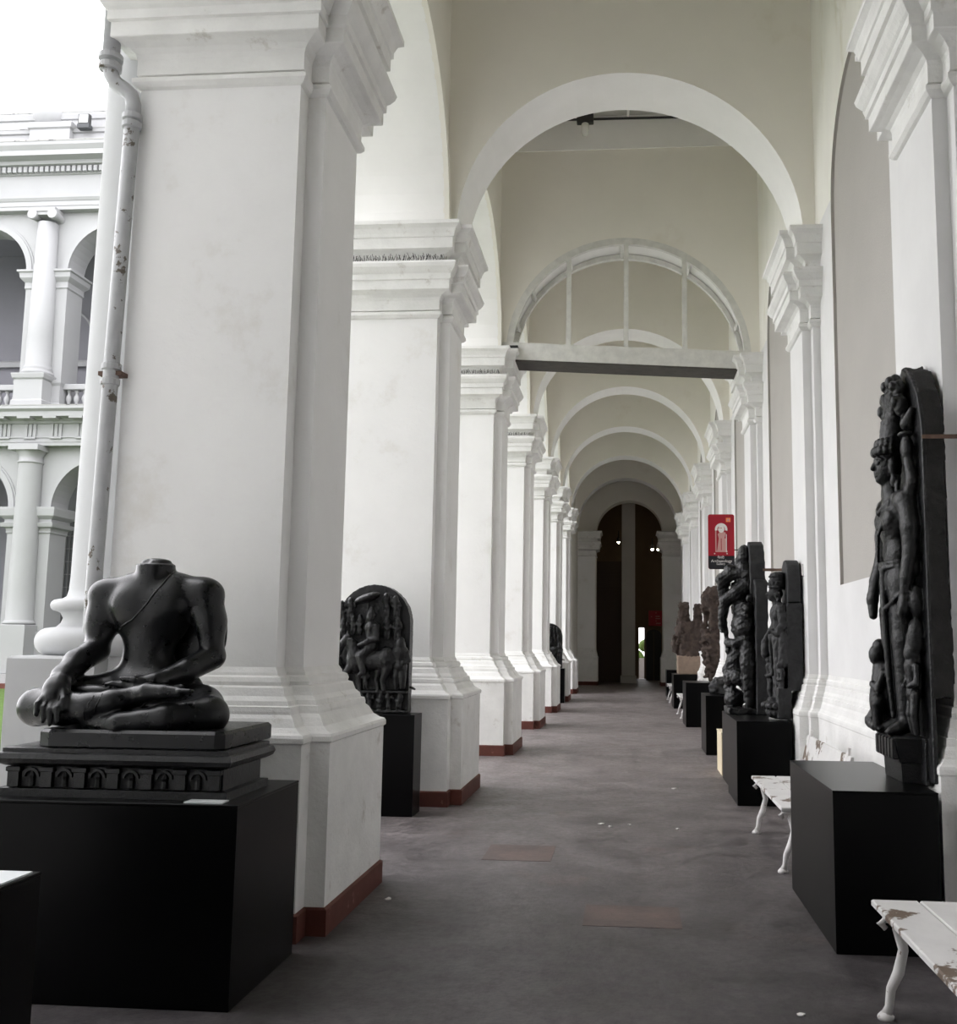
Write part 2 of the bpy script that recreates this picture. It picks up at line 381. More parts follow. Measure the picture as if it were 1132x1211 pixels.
# pier profile: (projection from shaft, height)
def cap_prof(dz=0.0, base=0.0):
    z = ZC + dz
    return [(0.0, z - 0.965), (0.022, z - 0.955), (0.042, z - 0.93), (0.042, z - 0.905), (0.026, z - 0.892), (-0.012, z - 0.890), (-0.012, z - 0.879), (0.022, z - 0.877), (0.022, z - 0.775),
            (0.03, z - 0.745), (0.055, z - 0.72), (0.10, z - 0.702), (0.135, z - 0.695), (0.14, z - 0.69), (0.14, z - 0.60), (0.158, z - 0.592), (0.158, z - 0.535),
            (0.175, z - 0.52), (0.205, z - 0.475), (0.215, z - 0.44), (0.205, z - 0.415), (0.12, z - 0.395), (0.075, z - 0.388), (0.075, z - 0.33),
            (0.085, z - 0.305), (0.12, z - 0.282), (0.165, z - 0.272), (0.172, z - 0.27), (0.172, z - 0.16), (0.185, z - 0.152), (0.19, z - 0.12), (0.21, z - 0.07), (0.24, z - 0.045), (0.248, z - 0.04), (0.248, z)]
def base_prof(w=0.245, dz=0.0):
    k = w / 0.245
    z = [(0.0, 1.40), (0.018, 1.37), (0.02, 1.355), (0.045, 1.345), (0.055, 1.32), (0.05, 1.30), (0.075, 1.29), (0.09, 1.245), (0.115, 1.22), (0.12, 1.195),
         (0.14, 1.19), (0.145, 1.165), (0.145, 1.15), (0.165, 1.13), (0.19, 1.085), (0.225, 1.06), (0.25, 1.05), (0.258, 1.035), (0.258, 1.01), (0.245, 1.0), (0.245, 0.0)]
    return [(a * k, b + dz if b > 0 else 0) for a, b in reversed(z)]
X0, XM, XP = -2.96, -1.962, -1.852
PLAN = [(X0, 0.245), (XM, 0.245), (XM, 0.39), (XP, 0.39), (XP, 1.095), (XM, 1.095), (XM, 1.24), (X0, 1.24)]
BPLAN = [(-2.74 if x == X0 else x, y) for x, y in PLAN]
PIER_LABEL = {1: 'nearest big whitewashed pier, standing behind the seated headless statue', 2: 'second whitewashed pier, with the horseman relief at its foot',
              3: 'third whitewashed pier, carrying the left end of the arched window bar', 4: 'fourth whitewashed pier from the camera in the left row',
              5: 'fifth whitewashed pier from the camera in the left row', 6: 'sixth whitewashed pier from the camera in the left row',
              7: 'seventh and last free-standing whitewashed pier before the dark hall', 0: 'whitewashed pier beside the camera, out of frame', -1: 'whitewashed pier behind the camera'}
def make_pier():
    r = empty('pier')
    MB().loft(PLAN, [(0, 1.35), (0, ZC - 0.9)]).build('shaft', M_PIER, r)
    MB().loft(BPLAN, base_prof()).build('base', M_TRIM, r)
    MB().loft(BPLAN, [(0.262, 0.0), (0.262, 0.135), (0.245, 0.145), (0.2, 0.146)]).build('skirting', M_RED, r)
    MB().loft(PLAN, cap_prof()).build('capital', M_TRIM, r)
    pr = [(0.40, 1.445)]
    def tor(rc, zc, rad, a0, a1, n=9): return [(rc + rad * math.cos(a0 + (a1 - a0) * i / n), zc + rad * math.sin(a0 + (a1 - a0) * i / n)) for i in range(n + 1)]
    pr += tor(0.53, 1.53, 0.082, -PI / 2, PI / 2) + [(0.50, 1.615), (0.475, 1.64), (0.465, 1.67), (0.48, 1.70), (0.50, 1.71)] + tor(0.505, 1.745, 0.034, -PI / 2, PI / 2, 6) + [(0.475, 1.785), (0.452, 1.80), (0.442, 1.84), (0.438, 1.92), (0.43, 3.0), (0.40, 7.4), (0.44, 7.45), (0.44, 7.5), (0.40, 7.55), (0.40, 7.7), (0.52, 7.9), (0.54, 8.1)]
    MB().lathe(pr, (X0 - 0.02, 0.743, 0), 48).build('engaged_column', M_COLUMN, r, smooth=True)
    MB().box(X0 - 0.49, X0 + 0.02, 0.10, 1.386, 0, 1.45, 0.015).build('column_plinth', M_COLUMN, r)
    return r
pier0 = make_pier()
piers = {}
for n in range(NMIN, NMAX):
    o = pier0 if n == NMIN else copy_tree(pier0)
    o.location = (0, YN(n), 0); tag(o, PIER_LABEL[n], 'pillar', 'whitewashed arcade piers'); piers[n] = o
for n in (2, 3, 4):     # rows of fine bird spikes on the ledge of the capitals
    b = MB(); rnd = random.Random(n)
    x = X0
    while x < XM + 0.1:
        y = 0.245 - 0.11 + rnd.uniform(-0.03, 0.03); z = ZC - 0.376
        b.tube([(x, y, z), (x + rnd.uniform(-0.03, 0.03), y - rnd.uniform(0.0, 0.05), z + rnd.uniform(0.03, 0.055))], 0.0028, 4); x += 0.011
    tag(b.build('bird_spikes', M_DKMET, piers[n], fix=False), kind='stuff')

# arcade wall above the left piers: semicircular arches between piers
def arcade():
    v = []; f = []; mi = []; xi, xo = XL, -2.92; zt = 10.2; NS = 28
    def quad(a, b, c, d, m):
        n = len(v); v.extend([a, b, c, d]); f.append((n, n + 1, n + 2, n + 3)); mi.append(m)
    for n in range(NMIN - 1, NMAX - 1):
        yc = YN(n) + 0.743 + S / 2; r = S / 2 - 0.50
        ya, yb = YN(n) + 0.743, YN(n) + 0.743 + S
        pts = [(yc - r * math.cos(PI * i / NS), ZC + r * math.sin(PI * i / NS)) for i in range(NS + 1)]
        for x, sgn in ((xi, 1), (xo, -1)):
            quad((x, ya, ZC), (x, pts[0][0], ZC), (x, pts[0][0], zt), (x, ya, zt), 0)
            for i in range(NS):
                quad((x, *pts[i]), (x, *pts[i + 1]), (x, pts[i + 1][0], zt), (x, pts[i][0], zt), 0)
            quad((x, pts[-1][0], ZC), (x, yb, ZC), (x, yb, zt), (x, pts[-1][0], zt), 0)
        for i in range(NS): quad((xi, *pts[i]), (xo, *pts[i]), (xo, *pts[i + 1]), (xi, *pts[i + 1]), 1)
        quad((xi, ya, ZC), (xo, ya, ZC), (xo, pts[0][0], ZC), (xi, pts[0][0], ZC), 1)
        quad((xi, pts[-1][0], ZC), (xo, pts[-1][0], ZC), (xo, yb, ZC), (xi, yb, ZC), 1)
    o = mesh_obj('wall_left', v, f, [M_CREAM, M_SOFF]); o.data.polygons.foreach_set('material_index', mi)
    bm = bmesh.new(); bm.from_mesh(o.data); bmesh.ops.remove_doubles(bm, verts=bm.verts, dist=1e-4); bmesh.ops.recalc_face_normals(bm, faces=bm.faces); bm.to_mesh(o.data); bm.free()
    MB().box(-2.92, XL, YN(7) + 0.743, YE, 0, 10.2).build('wall_left_end', M_CREAM)['kind'] = 'structure'
    for n in range(0, NMAX - 1):
        yc = YN(n) + 0.743 + S / 2; r = S / 2 - 0.50
        a = MB().ring(yc, ZC, r + 0.0, r + 0.10, xi - 0.01, xi + 0.05, 0, PI, 36, 'x'); a.ring(yc, ZC, r + 0.10, r + 0.15, xi - 0.01, xi + 0.025, 0, PI, 36, 'x')
        a.build('archivolt', M_CREAM, o)
    return o
wl = tag(arcade(), 'arched wall over the left row of piers', kind='structure')

# transverse arched walls from pier to wall pilaster
def transverse(n, idx):
    y0, y1 = YN(n) + 0.37, YN(n) + 1.115; NS = 40; v = []; f = []; mi = []
    xl, xr = XL - 0.05, XW + 0.05; a, kz = 1.80, 1.80
    def zb(x): return ZC - 0.06 - 0.042 * x
    pts = [(-0.01 - a * math.cos(PI * i / NS), 0) for i in range(NS + 1)]
    pts = [(x, zb(x) + kz * math.sin(PI * i / NS)) for i, (x, _) in enumerate(pts)]
    def quad(p, m):
        k = len(v); v.extend(p); f.append((k, k + 1, k + 2, k + 3)); mi.append(m)
    zt = CEIL + 0.1
    for y in (y0, y1):
        q = [(xl, pts[0][1] - 0.05)] + pts + [(xr, pts[-1][1] - 0.05)]
        for i in range(len(q) - 1): quad([(q[i][0], y, q[i][1]), (q[i + 1][0], y, q[i + 1][1]), (q[i + 1][0], y, zt), (q[i][0], y, zt)], 0)
    for i in range(NS): quad([(pts[i][0], y0, pts[i][1]), (pts[i + 1][0], y0, pts[i + 1][1]), (pts[i + 1][0], y1, pts[i + 1][1]), (pts[i][0], y1, pts[i][1])], 1)
    for (x0, z0), (x1, z1) in (((xl, pts[0][1] - 0.05), pts[0]), (pts[-1], (xr, pts[-1][1] - 0.05))): quad([(x0, y0, z0), (x1, y0, z1), (x1, y1, z1), (x0, y1, z0)], 1)
    o = mesh_obj('wall_transverse_%d' % idx, v, f, [M_CREAM, M_SOFF]); o.data.polygons.foreach_set('material_index', mi)
    bm = bmesh.new(); bm.from_mesh(o.data); bmesh.ops.remove_doubles(bm, verts=bm.verts, dist=1e-4); bmesh.ops.recalc_face_normals(bm, faces=bm.faces); bm.to_mesh(o.data); bm.free()
    MB().box(xl, xr, y0 - 0.018, y0 + 0.02, 8.97, CEIL).build('cornice_band', M_SOFF, o)
    return tag(o, kind='structure')
for i, n in enumerate(range(NMIN, NMAX + 1)): transverse(n, i + 1)

# right wall with pilasters and arched niches
def right_wall():
    v = []; f = []; mi = []
    def quad(p, m):
        k = len(v); v.extend(p); f.append(tuple(range(k, k + len(p)))); mi.append(m)
    zsill, r, NS, zt = 2.10, 1.03, 24, 10.2; zsp = 5.67; dep = 0.03; zup = 5.75
    for n in range(NMIN - 1, NMAX):
        ya, yb = YN(n) + 0.743, YN(n) + 0.743 + S; yc = (ya + yb) / 2; x = XW
        def face(y0, y1, z0, z1, m=0): quad([(x, y0, z0), (x, y1, z0), (x, y1, z1), (x, y0, z1)], m)
        face(ya, yc - r, 0, zup); face(yc + r, yb, 0, zup); face(yc - r, yc + r, 0, zsill)
        face(ya, yc - r, zup, zt, 1); face(yc + r, yb, zup, zt, 1)
        pts = [(yc - r * math.cos(PI * i / NS), zsp + r * math.sin(PI * i / NS)) for i in range(NS + 1)]
        for i in range(NS):
            (a0, b0), (a1, b1) = pts[i], pts[i + 1]
            quad([(x, a0, b0), (x, a1, b1), (x, a1, zt), (x, a0, zt)], 1)
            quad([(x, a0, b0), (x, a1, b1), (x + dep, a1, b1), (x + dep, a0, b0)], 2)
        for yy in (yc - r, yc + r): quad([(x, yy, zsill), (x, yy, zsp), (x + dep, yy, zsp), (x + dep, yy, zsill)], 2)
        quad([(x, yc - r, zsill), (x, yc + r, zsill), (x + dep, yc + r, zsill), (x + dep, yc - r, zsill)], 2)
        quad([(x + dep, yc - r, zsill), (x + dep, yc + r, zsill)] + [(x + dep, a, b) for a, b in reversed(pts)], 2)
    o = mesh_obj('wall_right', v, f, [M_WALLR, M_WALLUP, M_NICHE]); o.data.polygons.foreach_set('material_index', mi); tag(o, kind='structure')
    bm = bmesh.new(); bm.from_mesh(o.data); bmesh.ops.remove_doubles(bm, verts=bm.verts, dist=1e-4); bmesh.ops.recalc_face_normals(bm, faces=bm.faces); bm.to_mesh(o.data); bm.free()
    # make the plane look to the corridor
    plan = [(XW + 0.05, 1.24), (1.84, 1.24), (1.84, 1.115), (1.755, 1.115), (1.755, 0.37), (1.84, 0.37), (1.84, 0.245), (XW + 0.05, 0.245)]
    proto = None
    for n in range(NMIN, NMAX):
        if proto is None:
            p = MB().loft(plan, [(0, 1.0), (0, ZC + DZ - 0.9)]).build('pilaster', M_WALLR, o); MB().loft(plan, cap_prof(DZ)).build('capital', M_TRIM, p); proto = p
        else: p = copy_tree(proto, o)
        p.location = (0, YN(n), 0)
    line = [(XW, YE)]
    for n in range(NMAX - 1, NMIN - 1, -1): line += [(x, YN(n) + y) for x, y in plan]
    line.append((XW, YB)); line = [(min(x, XW), y) for x, y in line]
    d = MB().sweep_open(line, [(-a, b) for a, b in base_prof(0.125, -0.12)]); d.build('dado', M_TRIM, o, fix=False)
    return o
wr = right_wall()
# ceiling boards, end walls
ce = MB().box(-2.9, 2.2, YB - 0.3, YE + 0.2, CEIL, CEIL + 0.15).build('ceiling', M_CEIL); tag(ce, kind='structure')
for n in range(1, 8):
    for k in range(12):
        if n == 2: MB().box(-1.91, 1.91, YN(n) + 1.2 + k * 0.29, YN(n) + 1.2 + k * 0.29 + 0.27, CEIL - 0.02, CEIL + 0.01).build('ceiling_board', M_CEIL, ce)
rear = MB().box(-3.6, 2.2, YB - 0.3, YB, 0, CEIL + 0.5).build('wall_rear', M_PIER); tag(rear, kind='structure')
outer = MB().box(-3.6, -2.92, YB - 0.3, YE, 10.2, 16).build('wall_upper_storey', M_WING); tag(outer, kind='structure')
roof = MB().box(-3.8, 2.3, YB - 0.5, 46.5, 10.2, 10.5).build('ceiling_roof_slab', M_CEIL); tag(roof, kind='structure')
rw2 = MB().box(XW + 0.2, XW + 0.4, YB - 0.3, 46.5, 0, 10.3).build('wall_right_backing', M_NICHE); tag(rw2, kind='structure')

nw = MB().box(-45, -3.75, -14, 1.6, -0.2, 19.5).build('wall_near_wing', M_WING); tag(nw, kind='structure')
def end_wall():
    y0, y1 = YE, YE + 0.8; xc, r, zs = 0.05, 1.27, 5.80; NS = 32; v = []; f = []
    pts = [(xc - r * math.cos(PI * i / NS), zs + r * math.sin(PI * i / NS)) for i in range(NS + 1)]
    pts = [(xc - r, 0)] + pts + [(xc + r, 0)]
    def quad(p): k = len(v); v.extend(p); f.append((k, k + 1, k + 2, k + 3))
    for y in (y0, y1):
        quad([(-3.4, y, 0), (pts[0][0], y, 0), (pts[0][0], y, CEIL), (-3.4, y, CEIL)]); quad([(pts[-1][0], y, 0), (2.1, y, 0), (2.1, y, CEIL), (pts[-1][0], y, CEIL)])
        for i in range(1, NS + 1): quad([(pts[i][0], y, pts[i][1]), (pts[i + 1][0], y, pts[i + 1][1]), (pts[i + 1][0], y, CEIL), (pts[i][0], y, CEIL)])
    for i in range(len(pts) - 1): quad([(pts[i][0], y0, pts[i][1]), (pts[i + 1][0], y0, pts[i + 1][1]), (pts[i + 1][0], y1, pts[i + 1][1]), (pts[i][0], y1, pts[i][1])])
    o = mesh_obj('wall_end', v, f, M_CREAM); tag(o, kind='structure')
    bm = bmesh.new(); bm.from_mesh(o.data); bmesh.ops.remove_doubles(bm, verts=bm.verts, dist=1e-4); bmesh.ops.recalc_face_normals(bm, faces=bm.faces); bm.to_mesh(o.data); bm.free()
    for x0, x1 in ((-2.4, xc - r - 0.02), (xc + r + 0.02, 2.0)):
        pl = [(x0, y0 - 0.25), (x1, y0 - 0.25), (x1, y0 + 0.7), (x0, y0 + 0.7)]
        p = MB().loft(pl, [(0, 0), (0, ZC - 0.9)]).build('end_pilaster', M_PIER, o)
        MB().loft(pl, cap_prof()).build('capital', M_TRIM, p); MB().loft(pl, base_prof(0.1)).build('base', M_TRIM, p)
        MB().loft(pl, [(0.115, 0), (0.115, 0.14), (0.0, 0.141)]).build('skirting', M_RED, p)
    return o
end_wall()

# ------------------------------------------------------------------ dark hall past the end arch
hall = MB(); y0, y1 = YE + 0.8, 46.0
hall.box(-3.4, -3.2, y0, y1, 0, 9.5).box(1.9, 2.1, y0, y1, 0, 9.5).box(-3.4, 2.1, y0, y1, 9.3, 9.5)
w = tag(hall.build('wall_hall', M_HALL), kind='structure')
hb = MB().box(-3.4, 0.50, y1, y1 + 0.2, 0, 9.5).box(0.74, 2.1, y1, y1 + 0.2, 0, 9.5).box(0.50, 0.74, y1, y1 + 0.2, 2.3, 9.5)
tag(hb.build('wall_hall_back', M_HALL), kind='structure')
pl = [(-0.25, 40.4), (0.29, 40.4), (0.29, 40.9), (-0.25, 40.9)]
hp = empty('hall_pillar', (0.02, 40.65, 0), 'tall grey square pillar standing inside the dark end archway', 'pillar')
MB().loft([(x - 0.02, y - 40.65) for x, y in pl], [(0, 0.3), (0, 9.2)]).build('shaft', M_HALLP, hp)
MB().loft([(x - 0.02, y - 40.65) for x, y in pl], [(0.05, 0), (0.05, 0.28), (0, 0.31)]).build('base', M_HALLP, hp)
sh = empty('slatted_shutter', (-0.85, 41.3, 0), 'dark brown slatted shutter left of the hall pillar', 'shutter')
for k in range(30): MB().box(-0.6, 0.55, -0.02, 0.02, 0.08 + k * 0.16, 0.08 + k * 0.16 + 0.11).build('slat', M_HALLD, sh)
MB().box(-0.65, -0.6, -0.05, 0.05, 0, 4.95).build('shutter_frame', M_HALLD, sh); MB().box(0.55, 0.60, -0.05, 0.05, 0, 4.95).build('shutter_frame', M_HALLD, sh)
MB().box(-0.65, 0.6, 0.03, 0.05, 0, 4.95).build('backing', M_HALLD, sh)
dg = empty('arched_door', (1.12, 44.0, 0), 'black arch-topped door leaf below the red notice in the hall', 'door')
pts = [(-0.33, 0.0), (0.33, 0.0), (0.33, 1.95)] + [(0.33 * math.cos(t), 1.95 + 0.25 * math.sin(t)) for t in [PI * i / 10 for i in range(1, 10)]] + [(-0.33, 1.95)]
MB().prism(pts, -0.04, 0.04).build('door_leaf', M_DKMET, dg); MB().box(-0.02, 0.02, -0.06, -0.03, 0, 2.1).build('door_stile', M_HALLD, dg)
rs_ = empty('notice_board', (1.22, 43.9, 2.35), 'dark red notice board hung above the door in the end hall', 'sign')
MB().box(-0.32, 0.32, -0.015, 0.015, 0, 0.66).build('panel', M_SIGNR, rs_)
for k, (a, b, wd) in enumerate([(-0.02, 0.55, 0.04), (-0.22, 0.38, 0.05), (-0.02, 0.40, 0.18), (-0.02, 0.30, 0.2), (-0.02, 0.2, 0.04), (0.0, 0.1, 0.2)]):
    MB().box(a, a + wd, -0.019, -0.0155, b, b + 0.03).build('print_line', M_SIGNP, rs_)
for lx, ly, lz in ((-0.40, 42.0, 5.80), (1.02, 42.0, 5.50), (1.27, 42.0, 5.50)):
    t = empty('spot_lamp', (lx, ly, lz), {-0.40: 'lit spot lamp left of the hall pillar', 1.02: 'dimmer lit spot lamp beside another, right of the hall pillar', 1.27: 'bright lit spot lamp at far right in the end hall'}[lx], 'lamp', 'spot lamps in the dark hall')
    MB().lathe([(0.05, 0.03), (0.075, 0.05), (0.07, 0.2), (0.03, 0.24), (0.02, 0.5)], n=12).build('housing', M_DKMET, t)
    MB().lathe([(0.01, -0.03), (0.045, -0.015), (0.055, 0.01), (0.045, 0.04)], n=12).build('bulb', M_LAMP, t, smooth=True)
# outdoors beyond the hall's side opening
ob = MB().box(-2, 4, 47.5, 47.6, -0.1, 0.9).build('garden_wall', M_FAC); tag(ob, 'pale garden wall glimpsed through the hall doorway', 'wall')
hd = Carve()
for k in range(14): hd.ell((0.1 + 0.12 * k + random.uniform(-.1, .1), 48.1, 0.25 + random.uniform(0, 1.5)), (0.3, 0.3, 0.3), 0.05)
tag(hd.build('garden_hedge', M_GRASS, h=0.08), 'green foliage glimpsed through the hall doorway', 'hedge')
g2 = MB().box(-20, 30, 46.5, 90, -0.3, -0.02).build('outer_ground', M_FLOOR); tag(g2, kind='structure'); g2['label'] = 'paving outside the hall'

# ------------------------------------------------------------------ arched window frame across the third arch
def fan_window():
    yf = YN(3) + 0.37; o = bpy.data.objects.new('window_1', None); COL.objects.link(o); o.location = (0, yf, 0); tag(o, 'semicircular timber window frame spanning the third arch', kind='structure')
    def zb(x): return ZC - 0.06 - 0.042 * x
    def arc(r0, r1, d0, d1, a0=0.0, a1=PI, n=40):
        b = MB().ring(-0.01, 0, r0, r1, d0, d1, a0, a1, n); b.v = [(x, y, z + zb(x)) for x, y, z in b.v]; return b
    arc(1.70, 1.80, 0.0, 0.07).build('arched_frame', M_WOOD, o)
    arc(1.72, 1.79, 0.62, 0.70).build('arched_frame', M_WOOD, o)
    for t in (0.16, 0.30, 0.62, 1.05, 1.52, 2.12, 2.78):
        arc(1.735, 1.795, 0.07, 0.62, PI - t - 0.016 - 0.0, PI - t + 0.016, 1).build('soffit_batten', M_WOOD, o)
    def bar(z0, z1, d0, d1, m, nm):
        b = MB().box(-1.86, 1.80, d0, d1, z0, z1); b.v = [(x, y, z - 0.055 * x) for x, y, z in b.v]; b.build(nm, m, o)
    bar(5.625, 5.885, -0.03, 0.10, M_WOOD, 'transom'); bar(5.60, 5.624, -0.03, 0.48, M_DARKW, 'transom_board')  # board under the transom is coloured much darker than the transom
    for x in (-0.88, -0.03, 0.83):
        zt = zb(x) + math.sqrt(1.76 ** 2 - x * x); MB().box(x - 0.035, x + 0.035, -0.015, 0.06, 5.86 - 0.055 * x, zt).build('mullion', M_WOOD, o)
    MB().box(-1.98, -1.62, -0.12, 0.12, 5.845, 5.905).build('packing_timber', M_DKMET, o)
fan_window()

# conduit and lamps below the ceiling
def ceiling_lamp(x, y, z, label):
    t = empty('ceiling_lamp', (x, y, z), label, 'lamp', 'bulkhead lamps under the ceiling')
    MB().box(-0.12, 0.12, -0.05, 0.05, 0.13, 0.27, 0.012).build('bracket', M_DKMET, t)
    MB().tube([(0, 0, 0.25), (0, 0, CEIL - z)], 0.012, 6).build('drop_rod', M_DKMET, t)
    MB().lathe([(0.045, 0.13), (0.055, 0.12), (0.055, 0.0), (0.045, -0.04), (0.02, -0.06)], n=14).build('glass', M_GLASS, t, smooth=True)
ceiling_lamp(-0.62, 13.6, 8.88, 'black bracket lamp with clear glass high above the second arch')
ceiling_lamp(-0.85, 18.2, 8.76, 'small black lamp seen through the left part of the arched window')
ceiling_lamp(0.86, 18.2, 8.60, 'small pale lamp seen through the right part of the arched window')
cd = MB().tube([(-1.9, 14.2, 9.42), (0.3, 14.2, 9.40), (1.9, 14.2, 9.38)], 0.018, 8).build('conduit_pipe', M_DKMET); tag(cd, 'thin conduit pipe running below the ceiling over the second bay', 'pipe')
cd = MB().tube([(0.0, 11.0, 9.44), (0.0, 14.2, 9.44)], 0.02, 8).build('conduit_pipe', M_SOFF); tag(cd, 'white conduit running lengthwise along the ceiling boards', 'pipe')

# ------------------------------------------------------------------ drainpipe on the nearest pier
dp = empty('drainpipe', (-3.0, 5.43, 0), 'grey painted iron drainpipe with a bend, running down the nearest pier', 'pipe')
MB().tube([(-0.03, 0, 0.0), (-0.02, 0, 2.0), (0, 0, 3.2), (0.03, 0, 4.70)], 0.044, 14).build('pipe', M_PIPE, dp, smooth=True)
bend = [(0.03, 0, 4.68), (0.03, 0, 4.74), (0.015, -0.005, 4.80), (-0.03, -0.015, 4.84), (-0.075, -0.025, 4.87), (-0.105, -0.03, 4.92), (-0.115, -0.03, 4.97)]
MB().tube(bend, 0.045, 14).build('bend', M_PIPE, dp, smooth=True)
MB().tube([(-0.115, -0.03, 4.95), (-0.115, -0.03, 8.5)], 0.05, 14).build('pipe', M_PIPE, dp, smooth=True)
for x, y, z, r_ in ((-0.115, -0.03, 4.97, 0.066), (-0.115, -0.03, 5.03, 0.07), (0.028, 0, 4.66, 0.058), (0.027, 0, 4.61, 0.056), (0.0, 0, 3.12, 0.056), (-0.004, 0, 3.03, 0.054)):
    MB().lathe([(r_ * 0.8, -0.022), (r_, -0.016), (r_, 0.016), (r_ * 0.8, 0.022)], (x, y, z), 16).build('collar', M_PIPE, dp)
for z in (3.08,): MB().box(-0.07, 0.07, -0.02, 0.06, z - 0.012, z + 0.012).build('clamp', M_RUST, dp)

# ================================================================== the facade across the courtyard
FX, FY, FS = -20.62, 32.0, 4.9     # column axis, column front plane, bay width
def facade():
    fa = empty('arcade_building', (0, FY, 0), 'white two-storey arcaded building across the courtyard', 'building')
    bays = range(-2, 4); xl, xr = FX - 2.5 * FS, FX + 3.5 * FS; yf = 0.60; dep = 1.0
    def storey_wall(nm, zlo, zspring, ztop, r):
        for b in bays:      # wall panel over one arch
            xc = FX + (b + 0.5) * FS; v = []; f = []; NS = 24
            if xc + FS / 2 > -4.0: continue
            pts = [(xc - r * math.cos(PI * i / NS), zspring + r * math.sin(PI * i / NS)) for i in range(NS + 1)]
            def quad(p): k = len(v); v.extend(p); f.append((k, k + 1, k + 2, k + 3))
            for y in (yf, yf + dep):
                quad([(xc - FS / 2, y, zspring), (pts[0][0], y, zspring), (pts[0][0], y, ztop), (xc - FS / 2, y, ztop)])
                for i in range(NS): quad([(pts[i][0], y, pts[i][1]), (pts[i + 1][0], y, pts[i + 1][1]), (pts[i + 1][0], y, ztop), (pts[i][0], y, ztop)])
                quad([(pts[-1][0], y, zspring), (xc + FS / 2, y, zspring), (xc + FS / 2, y, ztop), (pts[-1][0], y, ztop)])
            for i in range(NS): quad([(pts[i][0], yf, pts[i][1]), (pts[i + 1][0], yf, pts[i + 1][1]), (pts[i + 1][0], yf + dep, pts[i + 1][1]), (pts[i][0], yf + dep, pts[i][1])])
            mesh_obj(nm, v, f, M_FAC, fa)
            a = MB().ring(xc, zspring, r, r + 0.20, yf - 0.06, yf + 0.02, 0, PI, 24); a.ring(xc, zspring, r + 0.2, r + 0.27, yf - 0.03, yf + 0.02, 0, PI, 24); a.build('archivolt', M_FAC, fa)
    storey_wall('ground_arch_wall', 0, 6.0, 8.15, 1.68); storey_wall('upper_arch_wall', 9.4, 14.5, 16.7, 1.68)
    def strip(nm, prof, m, x0=xl, x1=-4.2):
        """moulding along the facade: prof = (projection in front of the wall, z)"""
        v = []; f = []
        for d, z in prof: v += [(x0, yf - d, z), (x1, yf - d, z)]
        for i in range(len(prof) - 1): f.append((2 * i, 2 * i + 1, 2 * i + 3, 2 * i + 2))
        return mesh_obj(nm, v, f, m, fa)
    strip('ground_entablature', [(0, 8.13), (0.34, 8.13), (0.34, 8.25), (0.36, 8.25), (0.36, 8.40), (0.40, 8.40), (0.40, 8.44), (0.34, 8.45), (0.34, 8.88), (0.42, 8.90), (0.42, 8.98), (0.5, 9.0), (0.55, 9.05), (0.85, 9.06), (0.85, 9.22), (0.88, 9.24), (0.96, 9.3), (0.96, 9.42)], M_FAC)
    strip('ground_cornice_top', [(0.97, 9.405), (0.97, 9.43), (0.2, 9.50), (-0.2, 9.5)], M_FACD)
    k0 = -16
    for k in range(k0, 22):
        x = FX + 0.03 + k * 0.93
        if not (xl < x < -6): continue
        tg = MB()
        for q in (-0.2, -0.045, 0.11): tg.box(x + q, x + q + 0.10, yf - 0.385, yf - 0.33, 8.45, 8.88)
        tag(tg.build('triglyph', M_FAC, fa), kind='stuff')
        MB().box(x - 0.23, x + 0.24, yf - 0.84, yf - 0.40, 8.99, 9.062).build('mutule', M_FAC, fa); MB().box(x - 0.2, x + 0.22, yf - 0.43, yf - 0.36, 8.36, 8.405).build('regula', M_FAC, fa)
    strip('upper_entablature', [(0, 16.68), (0.30, 16.68), (0.30, 16.82), (0.32, 16.82), (0.32, 17.0), (0.34, 17.0), (0.40, 17.1), (0.40, 17.16), (0.32, 17.18), (0.32, 17.95), (0.38, 17.97), (0.42, 18.22), (0.60, 18.25), (0.62, 18.38), (0.98, 18.40), (0.98, 18.58), (1.0, 18.6), (1.10, 18.72), (1.12, 18.86)], M_FAC)
    strip('upper_cornice_top', [(1.13, 18.84), (1.13, 18.88), (0.3, 18.98), (0.2, 18.98)], M_FACD)
    strip('parapet', [(0.25, 18.95), (0.25, 19.55), (0.33, 19.57), (0.36, 19.70), (0.2, 19.74), (0.1, 19.76), (0.1, 20.15), (0.16, 20.17), (0.2, 20.33), (0.2, 20.42)], M_FAC)
    strip('parapet_coping', [(0.21, 20.40), (0.21, 20.44), (-0.4, 20.5)], M_FACD)
    strip('parapet_ledge', [(0.37, 19.695), (0.37, 19.72), (0.15, 19.765)], M_FACD)
    dt = MB(); x = xl
    while x < -8: dt.box(x, x + 0.13, yf - 0.54, yf - 0.40, 18.0, 18.2); x += 0.2
    tag(dt.build('dentil_row', M_FAC, fa), kind='stuff')
    # gallery interior
    MB().box(xl, -4, yf + 4.6, yf + 4.8, 0, 18).build('gallery_wall', M_FACIN, fa); MB().box(xl, -4, yf + dep - 0.1, yf + 4.7, 8.6, 9.4).build('gallery_floor', M_FACIN, fa)
    MB().box(xl, -4, yf + dep - 0.1, yf + 4.7, 17, 17.3).build('gallery_ceiling', M_FACIN, fa); MB().box(xl, -4, -0.3, yf + 4.7, -0.2, 0.35).build('gallery_step', M_FAC, fa)
    MB().box(xl, -4.2, yf + 0.1, yf + 4.6, 18.3, 20.3).build('attic', M_FAC, fa)
    strip('gallery_rail', [(-4.55, 12.3), (-4.4, 12.3), (-4.4, 12.5), (-4.55, 12.6)], M_FAC)
    MB().box(FX + 3 * FS, -3.6, yf, yf + dep, 0, 18).build('end_wall', M_FAC, fa)
    col = None
